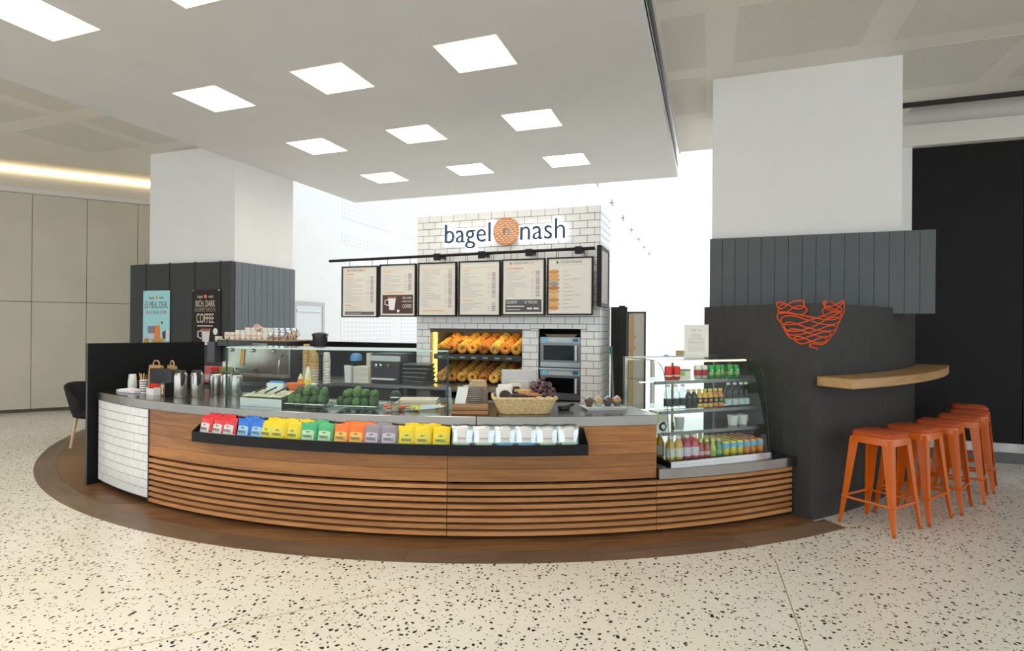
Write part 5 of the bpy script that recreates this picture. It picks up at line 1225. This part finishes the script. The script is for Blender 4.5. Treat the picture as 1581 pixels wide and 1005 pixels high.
# towers of paper cups
M_kc = mat('kraft_cup', (.58,.36,.13), .6); M_kc2 = mat('kraft_cup_pale', (.56,.48,.34), .6)
def cups(x, y, n, nk, label, r=.042, mk=M_kc, m2=M_kc2):
    t = thing('cup_tower', label, 'cups', (x,y,.9005), 0, 'stacked takeaway cups')
    for k in range(n-1): MB().lathe([(r,.030*k),(r+.002,.030*k+.004),(r-.002,.030*k+.008),(r-.004,.030*k+.029)],12).build('cup', m2 if k < nk else mk, t, smooth=True, world=False)
    k = n-1; MB().lathe([(r,.030*k),(r+.002,.030*k+.004),(r-.010,.030*k+.105),(r-.012,.030*k+.105)],12).build('cup', mk, t, smooth=True, world=False)
cups(-4.22,5.05,12,6,'left tower of kraft paper cups on the back bench'); cups(-4.12,5.03,11,6,'middle tower of kraft paper cups on the back bench'); cups(-4.035,4.96,9,6,'right tower of kraft paper cups on the back bench')
cups(-4.02,5.14,9,9,'tower of white paper cups behind the kraft ones',mk=M_plastic_w,m2=M_plastic_w)
t = thing('milk_jug', 'clear jug with a blue lid on the back bench', 'jug', (-3.86,5.46,.9005)); MB().lathe([(.055,0),(.06,.16),(.065,.24)],16).build('body', glass('jug_smoke', (.30,.32,.34), 2.), t, smooth=True, world=False); MB().lathe([(.068,.238),(.068,.29),(.045,.32),(.0,.325)],16).build('lid', mat('blue_lid', (.10,.28,.60), .4), t, smooth=True, world=False)
MB().lathe([(.053,.004),(.056,.10)],14).build('contents', mat('dark_contents', (.06,.045,.04), .5), t, world=False)
for k in range(3):
    t = thing('white_box', 'white carton, %s of the stack on the back bench' % ('bottom','middle','top')[k], 'box', (-3.72,5.42,.9005+.061*k), 0, 'white cartons'); MB().box(-.10,.10,-.07,.07,0,.060).build('carton', mat('carton_white', (.72,.70,.62), .6), t, world=False, bev=.002); MB().box(-.10,.10,-.0715,-.070,.028,.032).build('seam', M_inkl, t, world=False)
t = thing('tissue_pack', 'white bag of tissues leaning on the cartons', 'tissues', (-3.87,5.36,.9005)); MB().hexa([(-.04,-.04,0),(.03,-.04,0),(.03,.04,0),(-.04,.04,0)],[(-.06,-.03,.19),(.03,-.03,.18),(.03,.03,.18),(-.06,.03,.19)]).build('pack', mat('tissue_white', (.76,.77,.78), .6, bump=.5, bscale=20), t, world=False)
# second machine with knobs, black trays, stacked dishes
t = thing('steam_oven', 'black and grey countertop machine with two round knobs', 'machine', (-3.42,5.5,.9005))
MB().box(-3.60,-3.24,5.38,5.72,.91,1.235).build('body', mat('machine_dark', (.03,.033,.037), .3), t, bev=.006); MB().box(-3.61,-3.23,5.365,5.39,1.15,1.21).build('fascia', mat('fascia_pale', (.52,.57,.58), .35), t)
for k, x in enumerate((-3.53,-3.47,-3.37)): MB().ball((x,5.37,1.10),.022,.02,.022).build('knob', M_chrome if k < 2 else mat('copper_knob', (.30,.12,.06), .3, .5), t, smooth=True)
MB().box(-3.57,-3.28,5.325,5.38,.945,.96).build('tray', M_plastic_w, t); MB().box(-3.66,-3.61,5.37,5.45,.9005,1.235).build('pillar', mat('pillar_pale', (.66,.60,.46), .5), t)
MB().box(-3.59,-3.25,5.40,5.70,.9005,.91).build('foot', M_plastic_k, t)
for k in range(5):
    t = thing('black_tray', 'black tray, number %s up in the pile left of the tower' % ('one','two','three','four','five')[k], 'tray', (-3.04,5.47,.9005+.045*k), .1*k-.2, 'piled black trays'); MB().hexa([(-.13,-.09,0),(.13,-.09,0),(.13,.09,0),(-.13,.09,0)],[(-.15,-.11,.043),(.15,-.11,.043),(.15,.11,.043),(-.15,.11,.043)]).build('pan', mat('tray_smoke', (.035,.036,.04), .25), t, world=False); MB().tube([(-.15,-.11,.043),(.15,-.11,.043),(.15,.11,.043),(-.15,.11,.043)], .004, 5, closed=True).build('rim', M_dsteel, t, world=False)
# tea boxes behind the flasks
for k, (x, c, nm) in enumerate(((-5.47,(.10,.16,.50),'blue'),(-5.36,(.68,.03,.03),'red'),(-5.25,(.78,.15,.20),'pink'),(-5.14,(.66,.04,.04),'bright red'),(-5.03,(.35,.33,.12),'olive'))):
    t = thing('tea_box', '%s tea carton in the row behind the flasks' % nm, 'box', (x,4.72,.9005), random.uniform(-.1,.1), 'tea cartons'); MB().box(-.05,.05,-.05,.05,0,.175).build('carton', mat('carton_'+nm.replace(' ','_'), c, .5), t, world=False, bev=.002); MB().box(-.035,.035,-.0515,-.05,.03,.09).build('panel', mat('carton_panel', (.75,.70,.66), .5), t, world=False)
    sh_ = None
tsh = thing('tea_shelf', 'slim black stand carrying the tea cartons', 'stand', (-5.25,4.72,GZ)); MB().box(-5.54,-4.96,4.66,4.78,.88,.9).build('top', M_black, tsh)
for x in (-5.52,-5.0): MB().box(x,x+.03,4.70,4.74,GZ,.88).build('leg', M_black, tsh)

# ------------------------------------------------------------------ behind the tower on the right
t = thing('dark_partition', 'charcoal boarded partition behind the right side of the tower', 'partition', (-1.0,6.5,0)); 
for k in range(2): MB().box(-1.09+k*.093,-1.0+k*.093,6.48,6.53,GZ,1.785).build('board', M_slate2, t)
MB().box(-1.0,-.93,6.49,6.52,1.785,1.80).build('cap', M_slate2, t)
t = thing('broom', 'turquoise broom handle leaning beside the tower', 'broom', (-1.02,6.36,GZ)); MB().tube([(-1.00,6.36,.05),(-1.075,6.44,1.25)], .013, 8).build('handle', mat('broom_grey', (.40,.44,.45), .4), t); MB().tube([(-1.0755,6.4405,1.24),(-1.079,6.444,1.33)], .018, 8).build('grip', mat('turquoise', (.10,.48,.50), .4), t); MB().box(-1.04,-.90,6.33,6.39,GZ,.06).build('head', mat('turquoise'), t)
t = thing('framed_poster', 'tall dark framed picture of a timber shelf behind the tower', 'picture', (-1.1,9.0,GZ))
MB().box(-1.25,-1.23,8.98,9.02,.2,1.80).box(-.985,-.96,8.98,9.02,.2,1.80).box(-1.25,-.96,8.98,9.02,1.78,1.80).box(-1.25,-.96,8.98,9.02,.2,.23).build('frame', M_slate, t); MB().box(-1.23,-.985,8.995,9.01,.23,1.78).build('sheet', mat('grey_sheet', (.62,.60,.58), .5), t)
MB().box(-1.20,-1.15,8.990,8.995,.23,1.77).box(-1.23,-1.12,8.984,8.989,1.38,1.42).box(-1.23,-1.12,8.984,8.989,1.20,1.24).build('timber_print', mat('timber_print', (.62,.40,.16), .6), t)
for x in (-1.24,-.985): MB().box(x,x+.02,8.98,9.02,GZ,.2).build('leg', M_slate, t)
t = thing('white_table', 'white table with cartons far behind the drinks cabinet', 'table', (-.35,9.3,0)); MB().box(-.95,.35,9.05,9.55,1.04,1.08).build('top', M_plastic_w, t)
for x in (-.9,.26): 
    for y in (9.1,9.46): MB().box(x,x+.04,y,y+.04,0,1.04).build('leg', M_plastic_w, t)
for k, (x, w_, h, c, nm) in enumerate(((-.66,.07,.035,(.15,.35,.70),'blue packet'),(-.45,.13,.11,(.62,.46,.25),'left brown carton'),(-.29,.06,.12,(.03,.025,.05),'dark bottle box'),(-.17,.09,.11,(.64,.50,.30),'middle brown carton'),(.02,.18,.11,(.60,.42,.20),'right brown carton'))):
    o = thing('carton', 'small %s on the far white table' % nm, 'box', (x,9.22,1.0805), .1*k, 'things on the far table'); MB().box(-w_/2,w_/2,-.06,.06,0,h).build('body', mat('far_carton_%d' % k, c, .6), o, world=False, bev=.003); MB().box(-w_/2,w_/2,-.008,.008,h,h+.001).build('tape', mat('tape_tan', (.55,.42,.25), .5), o, world=False)

# ------------------------------------------------------------------ posters hanging on the clad left column
def poster(x0, x1, label, m):
    t = thing('poster', label, 'poster', ((x0+x1)/2,6.2,1.25)); z1, z0 = 2.055, 1.22
    s = MB().box(x0,x1,6.203,6.207,z0,z1).build('sheet', m, t)
    for x in (x0+.03,x1-.03):
        MB().tube([(x,6.211,z1-.01),(x,6.211,2.466),(x,6.225,2.474),(x,6.24,2.472)], .006, 6).build('strap', M_plastic_k, t)
        MB().ball((x,6.20,z1-.012),.010,.006,.010,8,6).build('clip', M_chrome, s)
    return t, s, z0, z1
def ptxt(s, body, size, m, x, z, sq=.6, al='CENTER'): put('heading', text_mesh(body, size, m, al, .0004, squeeze=sq), s, loc=Vector((x,6.2022,z))-woff(s), rot=(pi/2,0,0))
def flat(s, poly, m, name='print', d=0.): return MB().prism_xz(poly, 6.2015-d, 6.203-d).build(name, m, s)
M_aqua = mat('aqua_poster', (.36,.70,.72), .5); M_dkp = mat('deal_ink', (.10,.08,.08), .6)
t, s, z0, z1 = poster(-8.291,-7.731,'pale blue meal deal poster hanging on the slate column',M_aqua); xc = -8.011
ptxt(s,'bagel',.06,M_dkp,xc-.105,1.945,.9); ptxt(s,'nash',.06,M_dkp,xc+.105,1.945,.9); MB().ball((xc+.005,6.203,1.945),.026,.002,.026).build('ring_print', M_oprint2, s); ptxt(s,'£5 MEAL DEAL',.155,M_dkp,xc,1.83,.50); ptxt(s,'SNACK',.075,mat('deal_red',(.62,.16,.16),.6),xc-.15,1.72,.6); ptxt(s,'+ BAGEL +',.075,mat('deal_teal',(.10,.30,.36),.6),xc,1.72,.6); ptxt(s,'DRINK',.075,mat('deal_red'),xc+.16,1.72,.6)
flat(s,[(xc-.18,1.51),(xc-.02,1.51),(xc-.04,1.30),(xc-.16,1.30)],mat('crisp_print',(.25,.20,.28),.6)); flat(s,[(xc-.17,1.40),(xc-.03,1.40),(xc-.04,1.31),(xc-.16,1.31)],mat('crisp_print2',(.62,.60,.70),.6),d=.002); flat(s,[(xc-.03,1.52),(xc+.08,1.52),(xc+.09,1.30),(xc-.03,1.30)],mat('crisp_orange',(.78,.25,.04),.6))
flat(s,[(xc-.11,1.28),(xc+.05,1.34),(xc+.20,1.30),(xc+.05,1.225)],mat('board_print',(.60,.28,.06),.6),d=.003); flat(s,[(xc+.13,1.42),(xc+.20,1.45),(xc+.20,1.32),(xc+.14,1.32)],mat('coffee_print_dk',(.05,.05,.06),.6)); flat(s,[(xc+.20,1.44),(xc+.275,1.46),(xc+.275,1.28),(xc+.21,1.30)],mat('cup_print_w',(.75,.72,.72),.6))
MB().ball((xc-.2,6.203,1.28),.06,.002,.045).build('bagel_print', mat('bagel_poster',(.50,.24,.04),.6), s); MB().ball((xc+.12,6.203,1.565),.018,.002,.022).build('dot_print', M_dkp, s)
t, s, z0, z1 = poster(-7.282,-6.724,'dark brown coffee poster hanging on the slate column',mat('espresso_poster',(.022,.013,.012),.5,spec=.2)); xc = -7.02
M_pt = mat('poster_cream', (.74,.66,.52), .6)
ptxt(s,'bagel',.06,M_pt,xc-.10,1.955,.9); ptxt(s,'nash',.06,M_pt,xc+.11,1.955,.9); MB().torus(.018,.009,14,6).mesh('x'); MB().ball((xc+.005,6.203,1.955),.028,.002,.028).build('ring_print', M_oprint, s)
ptxt(s,'RICH, DARK',.135,M_pt,xc,1.845,.52); ptxt(s,'GOURMET SMOOTH',.085,mat('poster_tan',(.36,.30,.24),.6),xc,1.755,.52); ptxt(s,'COFFEE',.20,M_pt,xc,1.625,.50); put('small_print', blur_mesh(.30,.014,M_pt), s, loc=Vector((xc,6.2022,1.52))-woff(s), rot=(pi/2,0,0))
flat(s,[(xc-.07,1.48),(xc+.10,1.48),(xc+.07,1.24),(xc-.04,1.24)],mat('cup_print_w')); flat(s,[(xc-.065,1.48),(xc+.095,1.48),(xc+.085,1.44),(xc-.055,1.44)],mat('coffee_foam',(.40,.12,.06),.6),d=.002)
MB().tube([(xc-.06,6.2025,1.45),(xc-.13,6.2025,1.44),(xc-.135,6.2025,1.36),(xc-.06,6.2025,1.33)], .010, 5).build('handle_print', mat('cup_print_w'), s); MB().ball((xc+.20,6.203,1.44),.045,.002,.05).build('roundel', M_paper, s)

# ------------------------------------------------------------------ dark tub chair left of the end screen
ch = thing('tub_chair', 'dark upholstered tub chair with pale wooden legs behind the black screen', 'chair', (-7.26,4.80,GZ), radians(12))
M_uph = mat('charcoal_fabric', (.022,.022,.024), .85, spec=.2, noise=.1, nscale=40); M_leg = mat('pale_ash', (.72,.56,.34), .5)
n = 16; vs = []
for z, r in ((.38,.20),(.46,.225),(.58,.25),(.70,.275),(.785,.29),(.80,.275),(.785,.255),(.70,.24),(.58,.215),(.46,.19),(.38,.17)):
    for i in range(n+1):
        u = i/n; a_ = pi+radians(-100+200*u); drop = .20*abs(2*u-1)**2.5*max(0,(z-.46)/.34)
        vs.append((r*cos(a_)*1.05, r*sin(a_), z-drop))
m_ = 11; fs = [(j*(n+1)+i, j*(n+1)+i+1, (j+1)*(n+1)+i+1, (j+1)*(n+1)+i) for j in range(m_-1) for i in range(n)]
fs += [((m_-1)*(n+1)+i, (m_-1)*(n+1)+i+1, i+1, i) for i in range(n)]
fs += [tuple(j*(n+1) for j in range(m_-1,-1,-1)), tuple(j*(n+1)+n for j in range(m_))]
MB().add(vs, fs).build('backrest', M_uph, ch, smooth=True, world=False)
MB().lathe([(.15,.36),(.20,.375),(.225,.42),(.20,.465),(.0,.47)],18,(.03,0,0)).build('seat', M_uph, ch, smooth=True, world=False)
for sx, sy in ((1,1),(-1,1),(-1,-1),(1,-1)): MB().tube([(sx*.12,sy*.12,.375),(sx*.16,sy*.16,0)], [.022,.012], 8).build('leg', M_leg, ch, smooth=True, world=False)
